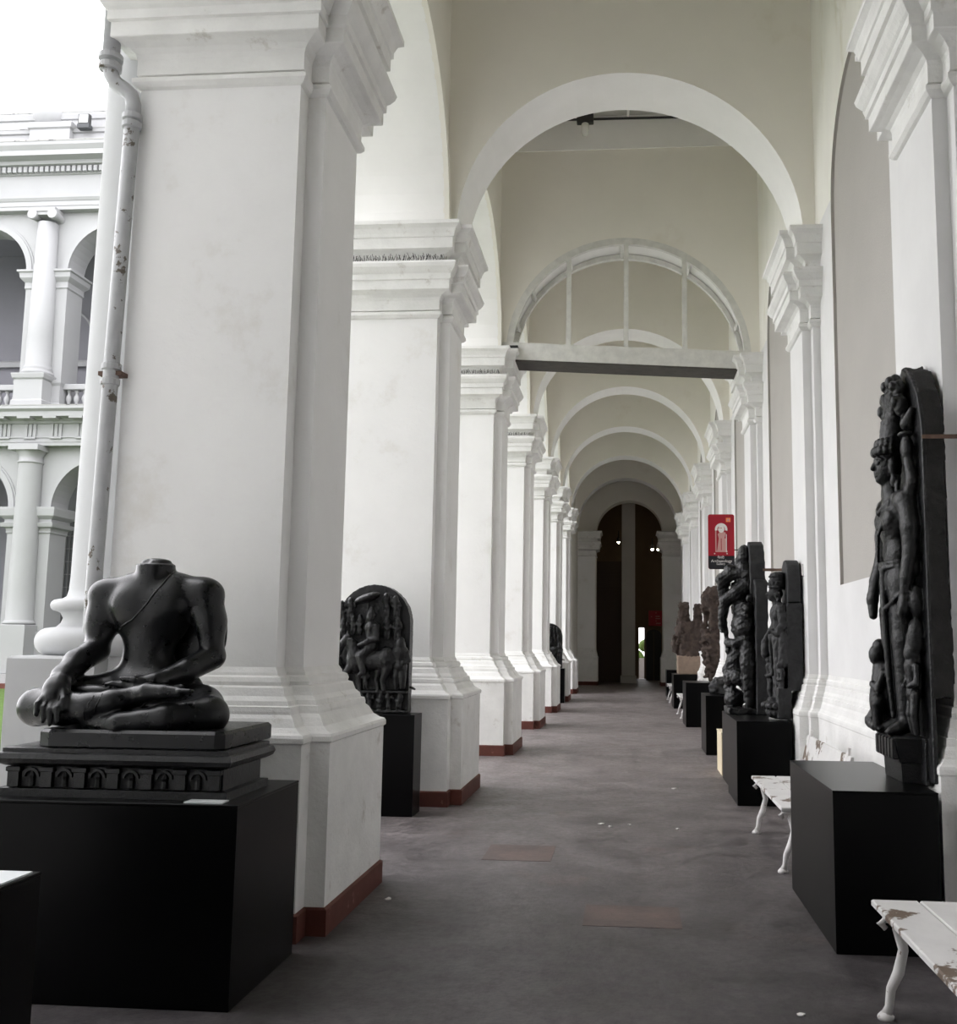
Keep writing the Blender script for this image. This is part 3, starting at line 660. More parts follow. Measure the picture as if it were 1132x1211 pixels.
    for b in range(-1, 4):
        x = FX + b * FS
        if x > -5: continue
        if col is None:
            parts = []
            def P(mb, nm, sm=False): parts.append(mb.build(nm, M_FAC, fa, smooth=sm))
            # ground storey: pier with impost, Doric column on a plinth
            P(MB().box(-0.77, 0.77, yf, yf + dep, 0.35, 5.2), 'ground_pier')
            P(MB().loft([(-0.77, yf), (0.77, yf), (0.77, yf + dep), (-0.77, yf + dep)], [(0, 5.10), (0.04, 5.15), (0.03, 5.2), (0.05, 5.30), (0.16, 5.34), (0.2, 5.48), (0.08, 5.5), (0.08, 5.6), (0.18, 5.68), (0.22, 5.72), (0.25, 5.95), (0.25, 6.02)]), 'impost')
            P(MB().box(-0.9, 0.9, yf - 0.1, yf + dep + 0.05, 0.35, 1.75, 0.01), 'pier_plinth')
            P(MB().lathe([(0.5, 2.0), (0.52, 2.05), (0.47, 2.1), (0.44, 2.16), (0.43, 3.2), (0.38, 7.5), (0.385, 7.52), (0.42, 7.53), (0.42, 7.58), (0.38, 7.6), (0.38, 7.78), (0.47, 7.92), (0.5, 7.95)], (0, 0.45, 0), 32), 'ground_column')
            P(MB().box(-0.53, 0.53, -0.08, 0.98, 7.94, 8.13), 'abacus'); P(MB().box(-0.56, 0.56, -0.11, 1.0, 0.35, 1.98, 0.02), 'column_plinth')
            # upper storey: pedestal, Ionic column, pier
            P(MB().loft([(-0.52, -0.06), (0.52, -0.06), (0.52, 0.96), (-0.52, 0.96)], [(0.05, 9.45), (0.05, 9.65), (0, 9.7), (0, 10.4), (0.05, 10.45), (0.08, 10.58), (0.08, 10.62)]), 'pedestal')
            P(MB().loft([(-0.82, yf - 0.1), (0.82, yf - 0.1), (0.82, yf + dep), (-0.82, yf + dep)], [(0.03, 9.45), (0.03, 9.65), (0, 9.7), (0, 10.3), (0.05, 10.4), (0.06, 10.5)]), 'pier_pedestal')
            P(MB().lathe([(0.5, 10.62), (0.54, 10.70), (0.5, 10.78), (0.46, 10.80), (0.48, 10.86), (0.46, 10.92), (0.42, 10.98), (0.415, 12), (0.34, 16.2)], (0, 0.45, 0), 32), 'upper_column')
            P(MB().box(-0.77, 0.77, yf, yf + dep, 10.45, 14.0), 'upper_pier')
            P(MB().loft([(-0.77, yf), (0.77, yf), (0.77, yf + dep), (-0.77, yf + dep)], [(0, 13.85), (0.04, 13.9), (0.03, 13.95), (0.03, 14.1), (0.12, 14.2), (0.16, 14.25), (0.18, 14.42), (0.24, 14.45), (0.24, 14.52)]), 'upper_impost')
            ic = MB().box(-0.46, 0.46, 0.02, 0.90, 16.52, 16.66); ic.box(-0.40, 0.40, 0.06, 0.86, 16.40, 16.53)
            for sx in (-1, 1):
                ic.lathe([(0.05, -0.03), (0.07, 0), (0.17, 0.02), (0.185, 0.08), (0.13, 0.45), (0.185, 0.84), (0.17, 0.9)], (sx * 0.37, 0.9, 16.42), 18, 'y')
            P(ic, 'ionic_capital')
            # parapet block over the column
            P(MB().loft([(-0.75, yf - 0.5), (0.75, yf - 0.5), (0.75, yf), (-0.75, yf)], [(0, 18.95), (0, 19.62), (0.07, 19.66), (0.1, 19.8), (0.1, 19.84)]), 'parapet_block')
            for p in parts: p.location = (x, 0, 0)
            for p in parts:
                if 'column' in p.name and 'plinth' not in p.name: p.data.polygons.foreach_set('use_smooth', [len(q.vertices) == 4 for q in p.data.polygons])
            col = parts
        else:
            for p in col:
                c = p.copy(); COL.objects.link(c); c.location = (x, 0, 0)
    # balustrade between pedestals
    bal = MB().lathe([(0.075, 0), (0.085, 0.04), (0.05, 0.08), (0.06, 0.14), (0.105, 0.26), (0.09, 0.36), (0.05, 0.44), (0.05, 0.5), (0.08, 0.54), (0.08, 0.6)], n=10)
    bp = None
    for b in range(-1, 3):
        x0, x1 = FX + b * FS + 0.82, FX + (b + 1) * FS - 0.82
        if x1 > -5: continue
        MB().box(x0, x1, yf + 0.1, yf + 0.45, 10.22, 10.42, 0.02).build('balustrade_rail', M_FAC, fa); MB().box(x0, x1, yf + 0.1, yf + 0.45, 9.45, 9.64).build('balustrade_base', M_FAC, fa)
        k = x0 + 0.14
        while k < x1 - 0.1:
            if bp is None: bp = bal.build('baluster', M_FAC, fa, smooth=True); q = bp
            else: q = bp.copy(); COL.objects.link(q)
            q.location = (k, yf + 0.27, 9.63); k += 0.29
    # dark arched windows with grilles in the gallery wall, ground floor
    for b in range(-1, 3):
        xc = FX + (b + 0.5) * FS + 0.85; NS = 14; r = 0.95
        if xc > -6: continue
        pts = [(xc - r, 2.0), (xc + r, 2.0)] + [(xc + r * math.cos(PI * i / NS), 5.6 + r * math.sin(PI * i / NS)) for i in range(NS + 1)]
        wn = MB().prism(pts, yf + 4.55, yf + 4.62).build('window', M_WIN, fa)
        gb = MB()
        for i in range(1, 12): gb.box(xc - r + i * 2 * r / 12 - 0.012, xc - r + i * 2 * r / 12 + 0.012, yf + 4.52, yf + 4.54, 2.0, 5.6)
        for i in range(1, 8): gb.box(xc - r, xc + r, yf + 4.51, yf + 4.53, 2.0 + i * 0.5, 2.03 + i * 0.5)
        tag(gb.build('grille', M_GRILLE, wn), kind='stuff')
    for b in range(-1, 3):     # upper gallery arched recess outlines
        xc = FX + (b + 0.5) * FS + 0.6
        if xc > -6: continue
        MB().ring(xc, 13.6, 1.0, 1.08, yf + 4.5, yf + 4.6, 0, PI, 18).build('recess_arch', M_FAC, fa)
    # finial above the parapet and flood light
    fn = Carve().ell((-21.05 + 0.1, 0.6, 20.45), (0.62, 0.5, 0.55), 0.1).ell((-20.98, 0.6, 20.9), (0.33, 0.3, 0.55), 0.15).build('finial', M_FAC, fa, h=0.07)
    return fa
facade()
fl_ = empty('flood_light', (-19.3, 32.02, 19.57), 'small square flood light on the ledge of the far parapet', 'lamp')
MB().box(-0.20, 0.20, -0.06, 0.10, 0.14, 0.50).build('housing', M_DKMET, fl_); MB().box(-0.16, 0.16, -0.075, -0.055, 0.18, 0.47).build('glass', M_CARD, fl_); MB().box(-0.22, 0.22, -0.08, 0.16, -0.02, 0.13).build('foot', M_WIN, fl_)

# ================================================================== pedestals
def pedestal(x0, x1, y0, y1, h, label, name='pedestal'):
    t = empty(name, ((x0 + x1) / 2, (y0 + y1) / 2, 0), label, 'pedestal', 'black display pedestals')
    hx, hy = (x1 - x0) / 2, (y1 - y0) / 2
    MB().box(-hx, hx, -hy, hy, 0.0, h - 0.012, 0.002).build('body', M_BLACK, t)
    MB().box(-hx - 0.001, hx + 0.001, -hy - 0.001, hy + 0.001, h - 0.0119, h, 0.002).build('top_panel', M_BLACK, t)
    return t
pedestal(-2.98, -1.668, 4.27, 5.07, 0.845, 'large black pedestal under the seated headless statue')
pedestal(-2.85, -1.89, 2.45, 3.19, 0.80, 'black pedestal cut off at the lower left corner')
pedestal(-2.78, -1.915, 9.0, 9.32, 0.895, 'black pedestal under the arched horseman relief')
pedestal(1.055, 1.585, 5.39, 6.76, 0.81, 'black pedestal under the tall standing deity, nearest on the right')
pedestal(1.065, 1.60, 10.09, 10.98, 0.81, 'black pedestal under the standing figure with a tall crown')
pedestal(1.115, 1.60, 11.2, 12.15, 0.775, 'black pedestal under the many-armed dark sculpture')
pedestal(1.108, 1.62, 14.58, 15.5, 0.83, 'black pedestal just past the low cream box')
pedestal(1.10, 1.78, 19.38, 20.5, 0.835, 'black pedestal under the narrow brown upright slab')
pedestal(1.12, 1.78, 24.9, 26.0, 0.82, 'black pedestal under the brown group sculpture')
pedestal(1.15, 1.70, 30.2, 31.1, 0.80, 'farthest black pedestal on the right, beside the end arch')
cb = empty('cream_box', (1.32, 12.62, 0), 'low cream-painted box on the floor between black pedestals', 'box')
MB().box(-0.20, 0.2, -0.31, 0.31, 0, 0.49, 0.004).build('body', M_CREAMB, cb); MB().box(-0.205, 0.205, -0.315, 0.315, 0.489, 0.505, 0.003).build('lid', M_CREAMB, cb)
for x, y, z, a, b_, lb in ((-1.83, 4.325, 0.846, 0.085, 0.04, 'small white label card at the front corner of the seated statue pedestal'), (-2.15, 3.05, 0.801, 0.25, 0.11, 'white label card on the pedestal at the lower left corner')):
    c = MB().box(x - a, x + a, y - b_, y + b_, z, z + 0.006).build('label_card', M_CARD); tag(c, lb, 'card')

# ================================================================== seated headless statue
sb = empty('seated_statue', (0, 0, 0), 'black stone seated headless figure, cross-legged with one hand over the knee', 'statue')
B = Carve()
B.ell((-2.385, 4.87, 1.30), (0.27, 0.17, 0.14), 0.05).ell((-2.40, 4.87, 1.45), (0.128, 0.10, 0.20), 0.05).ell((-2.385, 4.865, 1.68), (0.195, 0.115, 0.19), 0.05)
B.ell((-2.38, 4.885, 1.775), (0.33, 0.10, 0.098), 0.06).ell((-2.38, 4.88, 1.82), (0.20, 0.085, 0.07), 0.05).ell((-2.20, 4.975, 1.58), (0.16, 0.03, 0.22), 0.03).ell((-2.47, 4.80, 1.715), (0.10, 0.06, 0.085), 0.05).ell((-2.29, 4.80, 1.72), (0.10, 0.06, 0.085), 0.05)
B.cyl((-2.383, 4.865, 1.78), (-2.383, 4.86, 1.925), 0.094, 0.02)
B.ell((-2.38, 4.86, 1.936), (0.075, 0.05, 0.02), 0.02).ell((-2.42, 4.80, 1.945), (0.04, 0.03, 0.02), 0.008, sub=True)
B.path([(-2.643, 4.875, 1.762), (-2.648, 4.86, 1.64), (-2.645, 4.82, 1.50)], [0.083, 0.067, 0.060], 0.06)
B.path([(-2.645, 4.81, 1.49), (-2.665, 4.68, 1.435), (-2.662, 4.56, 1.372)], [0.066, 0.060, 0.046], 0.02)
B.path([(-2.662, 4.56, 1.372), (-2.635, 4.475, 1.325), (-2.62, 4.425, 1.285)], [0.046, 0.05, 0.042], 0.03).ell((-2.622, 4.44, 1.30), (0.058, 0.035, 0.05), 0.025)
for i, (x, z, kx, kz) in enumerate([(-2.662, 1.205, -2.662, 1.275), (-2.628, 1.178, -2.635, 1.268), (-2.594, 1.165, -2.608, 1.262), (-2.560, 1.178, -2.580, 1.262)]):
    B.path([(kx, 4.408, kz), ((kx + x) / 2, 4.374, (kz + z) / 2 + 0.012), (x, 4.366, z)], [0.0175, 0.0155, 0.0115], 0.006)
B.path([(-2.578, 4.43, 1.305), (-2.552, 4.395, 1.27), (-2.548, 4.385, 1.228)], [0.021, 0.017, 0.012], 0.008)
# legs
B.path([(-2.52, 4.86, 1.27), (-2.68, 4.70, 1.255), (-2.765, 4.56, 1.228)], [0.12, 0.105, 0.088], 0.03)
B.path([(-2.768, 4.545, 1.226), (-2.60, 4.475, 1.228), (-2.46, 4.462, 1.232), (-2.36, 4.468, 1.262), (-2.265, 4.50, 1.292)], [0.086, 0.076, 0.068, 0.054, 0.042], 0.02)
B.path([(-2.265, 4.50, 1.292), (-2.20, 4.470, 1.308), (-2.11, 4.455, 1.312), (-2.03, 4.448, 1.310)], [0.046, 0.042, 0.033, 0.026], 0.008)
for i in range(5): B.cone((-2.03, 4.428 + 0.013 * i, 1.318 - 0.001 * i), (-1.975 - 0.004 * i, 4.424 + 0.014 * i, 1.318 - 0.001 * i), 0.0125, 0.0105, 0.003)
B.path([(-2.25, 4.86, 1.26), (-2.05, 4.73, 1.225), (-1.945, 4.59, 1.20)], [0.125, 0.10, 0.086], 0.03)
B.path([(-1.945, 4.565, 1.203), (-2.10, 4.47, 1.19), (-2.30, 4.43, 1.165), (-2.46, 4.45, 1.165)], [0.084, 0.068, 0.050, 0.030], 0.025)
B.ell((-2.37, 4.72, 1.21), (0.40, 0.22, 0.085), 0.03).ell((-2.53, 4.60, 1.298), (0.115, 0.05, 0.036), 0.02)
# other arm, hand in the lap
B.path([(-2.122, 4.875, 1.772), (-2.090, 4.875, 1.64), (-2.066, 4.86, 1.475)], [0.083, 0.066, 0.058], 0.06)
B.path([(-2.062, 4.855, 1.465), (-2.13, 4.72, 1.40), (-2.225, 4.60, 1.350)], [0.064, 0.056, 0.041], 0.02)
B.path([(-2.225, 4.60, 1.350), (-2.30, 4.565, 1.335), (-2.36, 4.56, 1.325)], [0.041, 0.04, 0.032], 0.02)
for i in range(4): B.path([(-2.35, 4.535 + 0.02 * i, 1.334), (-2.40, 4.535 + 0.022 * i, 1.342), (-2.438, 4.545 + 0.02 * i, 1.336)], [0.0145, 0.0125, 0.0105], 0.006)
B.cone((-2.29, 4.53, 1.36), (-2.355, 4.528, 1.366), 0.016, 0.011, 0.006)
body = B.build('figure', M_STONE, sb, h=0.0075)
def lerp_line(pts, n=10):
    out = []
    for i in range(len(pts) - 1):
        for k in range(n): t = k / n; out.append(tuple(a + (b - a) * t for a, b in zip(pts[i], pts[i + 1])))
    return out + [pts[-1]]
surface_line(body, lerp_line([(-2.27, 4.4, 1.90), (-2.30, 4.4, 1.82), (-2.36, 4.4, 1.72), (-2.43, 4.4, 1.645), (-2.52, 4.4, 1.60)]), (0, 1, 0), 0.0055, 'robe_hem', M_STONE, sb)
surface_line(body, [(-2.425, 4.2, 1.29), (-2.435, 4.2, 1.26), (-2.452, 4.2, 1.22), (-2.455, 4.2, 1.18)], (0, 1, 0), 0.004, 'garment_fold', M_STONE, sb)
surface_line(body, [(-2.39, 4.2, 1.30), (-2.395, 4.2, 1.27), (-2.405, 4.2, 1.24), (-2.41, 4.2, 1.21)], (0, 1, 0), 0.004, 'garment_fold', M_STONE, sb)
MB().loft([(-2.655, 4.40), (-2.60, 4.375), (-1.83, 4.375), (-1.79, 4.40), (-1.79, 4.98), (-2.655, 4.98)], [(-0.004, 1.062), (0, 1.068), (0, 1.128), (-0.012, 1.142)]).build('seat_slab', M_STONE, sb)
# carved stone base
cbs = empty('carved_stone_base', (-2.285, 4.625, 0.845), 'moulded dark stone base carved with small arched niches, beneath the seated statue', 'stone base')
pl = [(-0.545, -0.275), (0.545, -0.275), (0.545, 0.275), (-0.545, 0.275)]
MB().loft(pl, [(-0.02, 0), (-0.02, 0.035), (-0.05, 0.04), (-0.05, 0.13), (-0.03, 0.135), (-0.005, 0.148), (0.004, 0.168), (-0.004, 0.19), (-0.02, 0.196), (-0.02, 0.212), (-0.03, 0.216)]).build('moulded_block', M_STONE2, cbs)
xs = [-0.47 + i * 0.155 for i in range(7)]
for i, x in enumerate(xs):
    MB().box(x - 0.026, x + 0.026, -0.252, -0.22, 0.04, 0.128, 0.003).build('carved_pilaster', M_STONE2, cbs)
    MB().box(x - 0.033, x + 0.033, -0.256, -0.22, 0.108, 0.13, 0.003).build('carved_capital', M_STONE2, cbs)
    if i < 6: MB().ring(x + 0.0775, 0.085, 0.028, 0.040, -0.243, -0.22, 0, PI, 8).build('carved_arch', M_STONE2, cbs); MB().lathe([(0.004, 0.03), (0.016, 0.04), (0.014, 0.07), (0.018, 0.085), (0.006, 0.105)], (x + 0.0775, -0.228, 0.005), 8).build('carved_figure', M_STONE2, cbs)

# ================================================================== small carved figures for reliefs
def mini(C, x, y, z, h, lean=0.0, arms=1, k=0.006, face=0.0, g=1.0):
    """small standing relief figure, feet at (x, y, z), facing -y"""
    u = h / 7.2; f = face * u
    C.ell((x + lean, y - 0.25 * u, z + 6.5 * u), (0.58 * u * g, 0.6 * u * g, 0.7 * u * g), k).ell((x + lean, y - 0.1 * u, z + 7.1 * u), (0.46 * u * g, 0.46 * u * g, 0.42 * u * g), k)
    C.path([(x + lean, y, z + 5.4 * u), (x + lean * 0.5, y, z + 4.2 * u), (x, y, z + 3.4 * u)], [q * g for q in (0.85 * u, 0.6 * u, 0.75 * u)], k * 1.5)
    for s in (-1, 1):
        C.path([(x + s * 0.4 * u, y, z + 3.3 * u), (x + s * 0.5 * u, y - 0.25 * u, z + 1.8 * u), (x + s * 0.45 * u, y, z + 0.3 * u)], [q * g for q in (0.5 * u, 0.4 * u, 0.3 * u)], k)
        if arms == 1: C.path([(x + lean + s * 0.9 * u, y, z + 5.4 * u), (x + s * 1.25 * u, y - 0.1 * u, z + 4.2 * u), (x + s * 0.7 * u, y - 0.7 * u, z + 3.9 * u)], [q * g for q in (0.32 * u, 0.28 * u, 0.24 * u)], k)
        else: C.path([(x + lean + s * 0.9 * u, y, z + 5.4 * u), (x + s * 1.5 * u, y - 0.1 * u, z + 4.9 * u), (x + s * 1.35 * u, y - 0.4 * u, z + 6.2 * u)], [q * g for q in (0.32 * u, 0.28 * u, 0.24 * u)], k)
def outline(pts): return pts

# ------------------------------------------------------------------ horseman relief
hs = empty('horseman_relief', (0, 0, 0.004), 'dark round-topped stone relief of a horseman under a parasol', 'relief')
H = Carve()
cx, rr = -2.36, 0.345
arc = [(cx + rr * math.cos(t), 1.72 + 0.355 * math.sin(t)) for t in [PI * i / 14 for i in range(15)]]
H.slab([(cx - rr, 0.897), (cx + rr, 0.897)] + arc, 9.17, 9.31, 0.01)
yr = 9.17
H.box((cx - rr + 0.004, 9.10, 0.898), (cx + rr - 0.004, 9.2, 0.925), 0.004).box((cx - rr + 0.004, 9.09, 1.075), (cx + rr - 0.004, 9.2, 1.10), 0.004)
for i in range(7): mini(H, cx - 0.27 + i * 0.09, 9.115, 0.915, 0.165, lean=0.012 * (-1) ** i, arms=1 + i % 2, k=0.004, g=1.45)
# horse
H.path([(-2.50, 9.10, 1.36), (-2.36, 9.10, 1.37), (-2.22, 9.10, 1.385)], [0.085, 0.085, 0.105], 0.03).ell((-2.50, 9.09, 1.37), (0.085, 0.07, 0.12), 0.02).ell((-2.205, 9.09, 1.38), (0.10, 0.07, 0.12), 0.02)
H.path([(-2.495, 9.08, 1.42), (-2.525, 9.075, 1.51), (-2.57, 9.07, 1.575)], [0.078, 0.056, 0.040], 0.015).path([(-2.575, 9.065, 1.575), (-2.628, 9.06, 1.51), (-2.648, 9.06, 1.43)], [0.040, 0.034, 0.024], 0.008).cone((-2.565, 9.06, 1.60), (-2.575, 9.055, 1.635), 0.014, 0.007, 0.005)
H.path([(-2.545, 9.06, 1.30), (-2.60, 9.06, 1.22), (-2.585, 9.07, 1.11)], [0.04, 0.028, 0.022], 0.012).path([(-2.47, 9.10, 1.27), (-2.47, 9.11, 1.19), (-2.45, 9.11, 1.105)], [0.035, 0.026, 0.022], 0.012)
H.path([(-2.19, 9.07, 1.31), (-2.235, 9.07, 1.20), (-2.225, 9.07, 1.11)], [0.055, 0.027, 0.022], 0.012).path([(-2.28, 9.11, 1.29), (-2.30, 9.11, 1.20), (-2.28, 9.11, 1.105)], [0.045, 0.026, 0.022], 0.012)
H.path([(-2.11, 9.1, 1.40), (-2.085, 9.09, 1.30), (-2.09, 9.09, 1.20)], [0.025, 0.03, 0.014], 0.01)
for i in range(6): H.ell((-2.535 + i * 0.008, 9.04, 1.56 - i * 0.03), (0.03, 0.02, 0.018), 0.006)
# rider
H.path([(-2.345, 9.06, 1.50), (-2.345, 9.055, 1.60), (-2.35, 9.055, 1.67)], [0.055, 0.05, 0.066], 0.02).ell((-2.357, 9.045, 1.765), (0.042, 0.045, 0.055), 0.01).path([(-2.352, 9.05, 1.80), (-2.348, 9.05, 1.855)], [0.045, 0.02], 0.01)
H.path([(-2.35, 9.05, 1.50), (-2.43, 9.02, 1.41), (-2.405, 9.015, 1.27)], [0.05, 0.045, 0.03], 0.012).path([(-2.405, 9.015, 1.265), (-2.44, 9.01, 1.24)], [0.026, 0.018], 0.008)
H.path([(-2.30, 9.03, 1.68), (-2.295, 9.02, 1.57), (-2.37, 9.0, 1.545), (-2.45, 9.01, 1.51)], [0.032, 0.027, 0.024, 0.018], 0.014)
# parasol
H.ell((-2.40, 9.07, 1.945), (0.125, 0.09, 0.04), 0.01, rot=(-0.32, 'Y')).cone((-2.39, 9.10, 1.94), (-2.42, 9.12, 1.7), 0.01, 0.01, 0.006)
for x, z, h_, a in ((-2.64, 1.70, 0.17, 1), (-2.565, 1.72, 0.18, 2), (-2.63, 1.54, 0.17, 2), (-2.53, 1.60, 0.15, 1), (-2.47, 1.60, 0.15, 1), (-2.22, 1.76, 0.18, 2), (-2.13, 1.75, 0.17, 1), (-2.21, 1.56, 0.17, 1), (-2.12, 1.55, 0.17, 1), (-2.085, 1.12, 0.36, 1), (-2.65, 1.12, 0.22, 1), (-2.40, 1.11, 0.15, 1)):
    mini(H, x, 9.10, z, h_ * 1.22, lean=random.uniform(-0.012, 0.012), arms=a, k=0.004, g=1.45)
H.build('carved_slab', M_STONE2, hs, h=0.0072, rough=((0.0016, 0.035),))
hk = MB().tube([(-2.03, 9.24, 1.13), (-1.98, 9.20, 1.12), (-1.95, 9.14, 1.115)], [0.012, 0.012, 0.009], 8).build('iron_clip', M_DKMET, hs)
# second relief farther along the left row
h2 = copy_tree(hs); h2.location = (0.28, YN(6) - 9.589, 0.004); h2['label'] = 'small dark relief almost hidden beside the sixth pier'
p2 = pedestal(-2.50, -1.66, YN(6) - 0.59, YN(6) - 0.27, 0.895, 'black pedestal at the foot of the sixth pier')

# ================================================================== right-hand sculptures (local front is -y, local +x is the camera side)
def stat_root(name, x, y, z, label, cat='statue'): return empty(name, (x, y, z), label, cat, rz=-PI / 2)

# --- tall standing deity
s1 = stat_root('deity_stele', 1.735, 5.92, 0.813, 'tall dark stele with a standing crowned deity, on the nearest right pedestal')
C = Carve()
C.slab([(-0.32, 0.47), (0.395, 0.47), (0.385, 1.95), (0.32, 2.16), (0.18, 2.31), (0.02, 2.38), (-0.10, 2.30), (-0.27, 2.10), (-0.32, 1.95)], -0.115, -0.005, 0.008)
C.build('back_slab', M_ROUGH, s1, h=0.011, rough=((0.005, 0.12), (0.002, 0.04)))
C = Carve()
C.slab([(-0.315, 0.02), (0.39, 0.02), (0.38, 1.95), (0.315, 2.15), (0.17, 2.30), (0.02, 2.37), (-0.09, 2.29), (-0.26, 2.10), (-0.315, 1.95)], -0.125, -0.10, 0.004)
# legs, skirt
C.path([(0.085, -0.19, 1.10), (0.095, -0.195, 0.78), (0.07, -0.185, 0.34)], [0.10, 0.078, 0.056], 0.02).path([(-0.09, -0.19, 1.10), (-0.10, -0.20, 0.78), (-0.09, -0.19, 0.34)], [0.10, 0.078, 0.056], 0.02)
for s in (-1, 1):
    C.path([(s * 0.08, -0.19, 0.31), (s * 0.09, -0.25, 0.285), (s * 0.10, -0.305, 0.27)], [0.052, 0.04, 0.028], 0.012)
    for i in range(4): C.cone((s * 0.10 - 0.024 + i * 0.016, -0.305, 0.268), (s * 0.10 - 0.026 + i * 0.017, -0.33, 0.264), 0.011, 0.009, 0.003)
C.ell((0, -0.195, 1.12), (0.185, 0.105, 0.13), 0.03).ell((0, -0.20, 1.28), (0.135, 0.085, 0.12), 0.03).ell((0, -0.215, 1.46), (0.175, 0.095, 0.14), 0.04).path([(-0.2, -0.20, 1.56), (0.2, -0.20, 1.56)], 0.065, 0.04)
C.ell((-0.085, -0.275, 1.47), (0.07, 0.04, 0.06), 0.03).ell((0.085, -0.275, 1.47), (0.07, 0.04, 0.06), 0.03)
# belt, sash, necklace
for z in (1.19, 1.215): C.path([(0.155 * math.cos(t), -0.195 - 0.105 * math.sin(t), z) for t in [PI * i / 10 for i in range(11)]], 0.014, 0.004)
C.path([(0.02, -0.30, 1.18), (0.03, -0.30, 0.95), (0.0, -0.27, 0.55), (0.0, -0.25, 0.35)], [0.026, 0.024, 0.022, 0.02], 0.006)
C.path([(-0.15, -0.26, 1.02), (0.0, -0.305, 0.94), (0.15, -0.27, 1.0), (0.18, -0.2, 1.06)], 0.015, 0.006)
C.path([(0.13, -0.24, 1.60), (0.06, -0.30, 1.535), (0, -0.315, 1.51), (-0.06, -0.30, 1.535), (-0.13, -0.24, 1.60)], 0.016, 0.005).path([(0.12, -0.27, 1.57), (0.02, -0.325, 1.38), (-0.1, -0.295, 1.24)], 0.012, 0.005)
# head in profile
C.path([(0, -0.215, 1.60), (0, -0.22, 1.70)], [0.066, 0.058], 0.02).ell((0, -0.235, 1.79), (0.082, 0.098, 0.115), 0.015).ell((0, -0.27, 1.735), (0.052, 0.055, 0.055), 0.02).ell((0, -0.30, 1.712), (0.026, 0.026, 0.024), 0.012)
C.path([(0, -0.318, 1.825), (0, -0.345, 1.778)], [0.013, 0.018], 0.01).ell((0, -0.322, 1.748), (0.03, 0.018, 0.010), 0.006).ell((0, -0.318, 1.73), (0.026, 0.018, 0.010), 0.006)
for s in (-1, 1):
    C.ell((s * 0.036, -0.318, 1.802), (0.024, 0.012, 0.011), 0.005).path([(s * 0.012, -0.326, 1.823), (s * 0.04, -0.322, 1.832), (s * 0.065, -0.30, 1.82)], 0.007, 0.005)
    C.ell((s * 0.085, -0.225, 1.775), (0.018, 0.03, 0.06), 0.01).ell((s * 0.09, -0.225, 1.69), (0.028, 0.028, 0.04), 0.008).path([(s * 0.10, -0.20, 1.70), (s * 0.13, -0.22, 1.60)], [0.022, 0.018], 0.006)
# crown and hair band
for i in range(9):
    t = PI * (0.04 + 0.92 * i / 8); C.ell((0.095 * math.cos(t), -0.225 - 0.105 * math.sin(t), 1.875), (0.026, 0.026, 0.03), 0.005).ell((0.088 * math.cos(t), -0.22 - 0.09 * math.sin(t), 1.92), (0.022, 0.022, 0.03), 0.005)
C.ell((0, -0.215, 1.885), (0.095, 0.10, 0.055), 0.012).path([(0, -0.20, 1.92), (0, -0.19, 2.02), (0, -0.185, 2.075)], [0.085, 0.084, 0.07], 0.012).path([(0.0, -0.275, 1.95), (0.0, -0.265, 2.05)], [0.018, 0.014], 0.005)
# arms
C.path([(0.215, -0.185, 1.555), (0.262, -0.18, 1.40), (0.262, -0.185, 1.27)], [0.068, 0.066, 0.052], 0.02).path([(0.262, -0.185, 1.27), (0.252, -0.215, 1.12), (0.235, -0.225, 1.02)], [0.052, 0.046, 0.036], 0.012)
C.ell((0.235, -0.235, 0.965), (0.045, 0.04, 0.065), 0.012)
for i in range(4): C.path([(0.205 + 0.02 * i, -0.255, 0.965), (0.207 + 0.018 * i, -0.27, 0.925), (0.21 + 0.016 * i, -0.255, 0.89)], [0.013, 0.012, 0.009], 0.004)
C.path([(-0.215, -0.19, 1.555), (-0.262, -0.20, 1.40), (-0.262, -0.215, 1.27), (-0.25, -0.27, 1.13), (-0.245, -0.30, 1.02), (-0.24, -0.30, 0.93)], [0.066, 0.062, 0.05, 0.045, 0.042, 0.032], 0.015)
# raised second pair of hands with emblems beside the head
C.path([(0.22, -0.17, 1.58), (0.275, -0.16, 1.66), (0.25, -0.175, 1.78)], [0.05, 0.042, 0.035], 0.012).ell((0.245, -0.18, 1.85), (0.05, 0.045, 0.075), 0.012).ell((0.245, -0.19, 1.93), (0.06, 0.05, 0.018), 0.006)
C.path([(-0.22, -0.17, 1.58), (-0.275, -0.16, 1.66), (-0.25, -0.175, 1.80)], [0.05, 0.042, 0.035], 0.012).ell((-0.245, -0.18, 1.86), (0.05, 0.04, 0.06), 0.012)
# lotus, pot and stem on the camera side
C.ell((0.262, -0.16, 1.18), (0.035, 0.04, 0.06), 0.01).ell((0.272, -0.155, 0.985), (0.042, 0.055, 0.095), 0.012).ell((0.268, -0.165, 0.80), (0.052, 0.06, 0.105), 0.012).path([(0.268, -0.16, 0.72), (0.272, -0.15, 0.66), (0.272, -0.15, 0.52)], [0.022, 0.012, 0.011], 0.006)
C.path([(-0.26, -0.2, 0.95), (-0.27, -0.19, 0.75), (-0.26, -0.19, 0.7)], [0.05, 0.045, 0.03], 0.01)
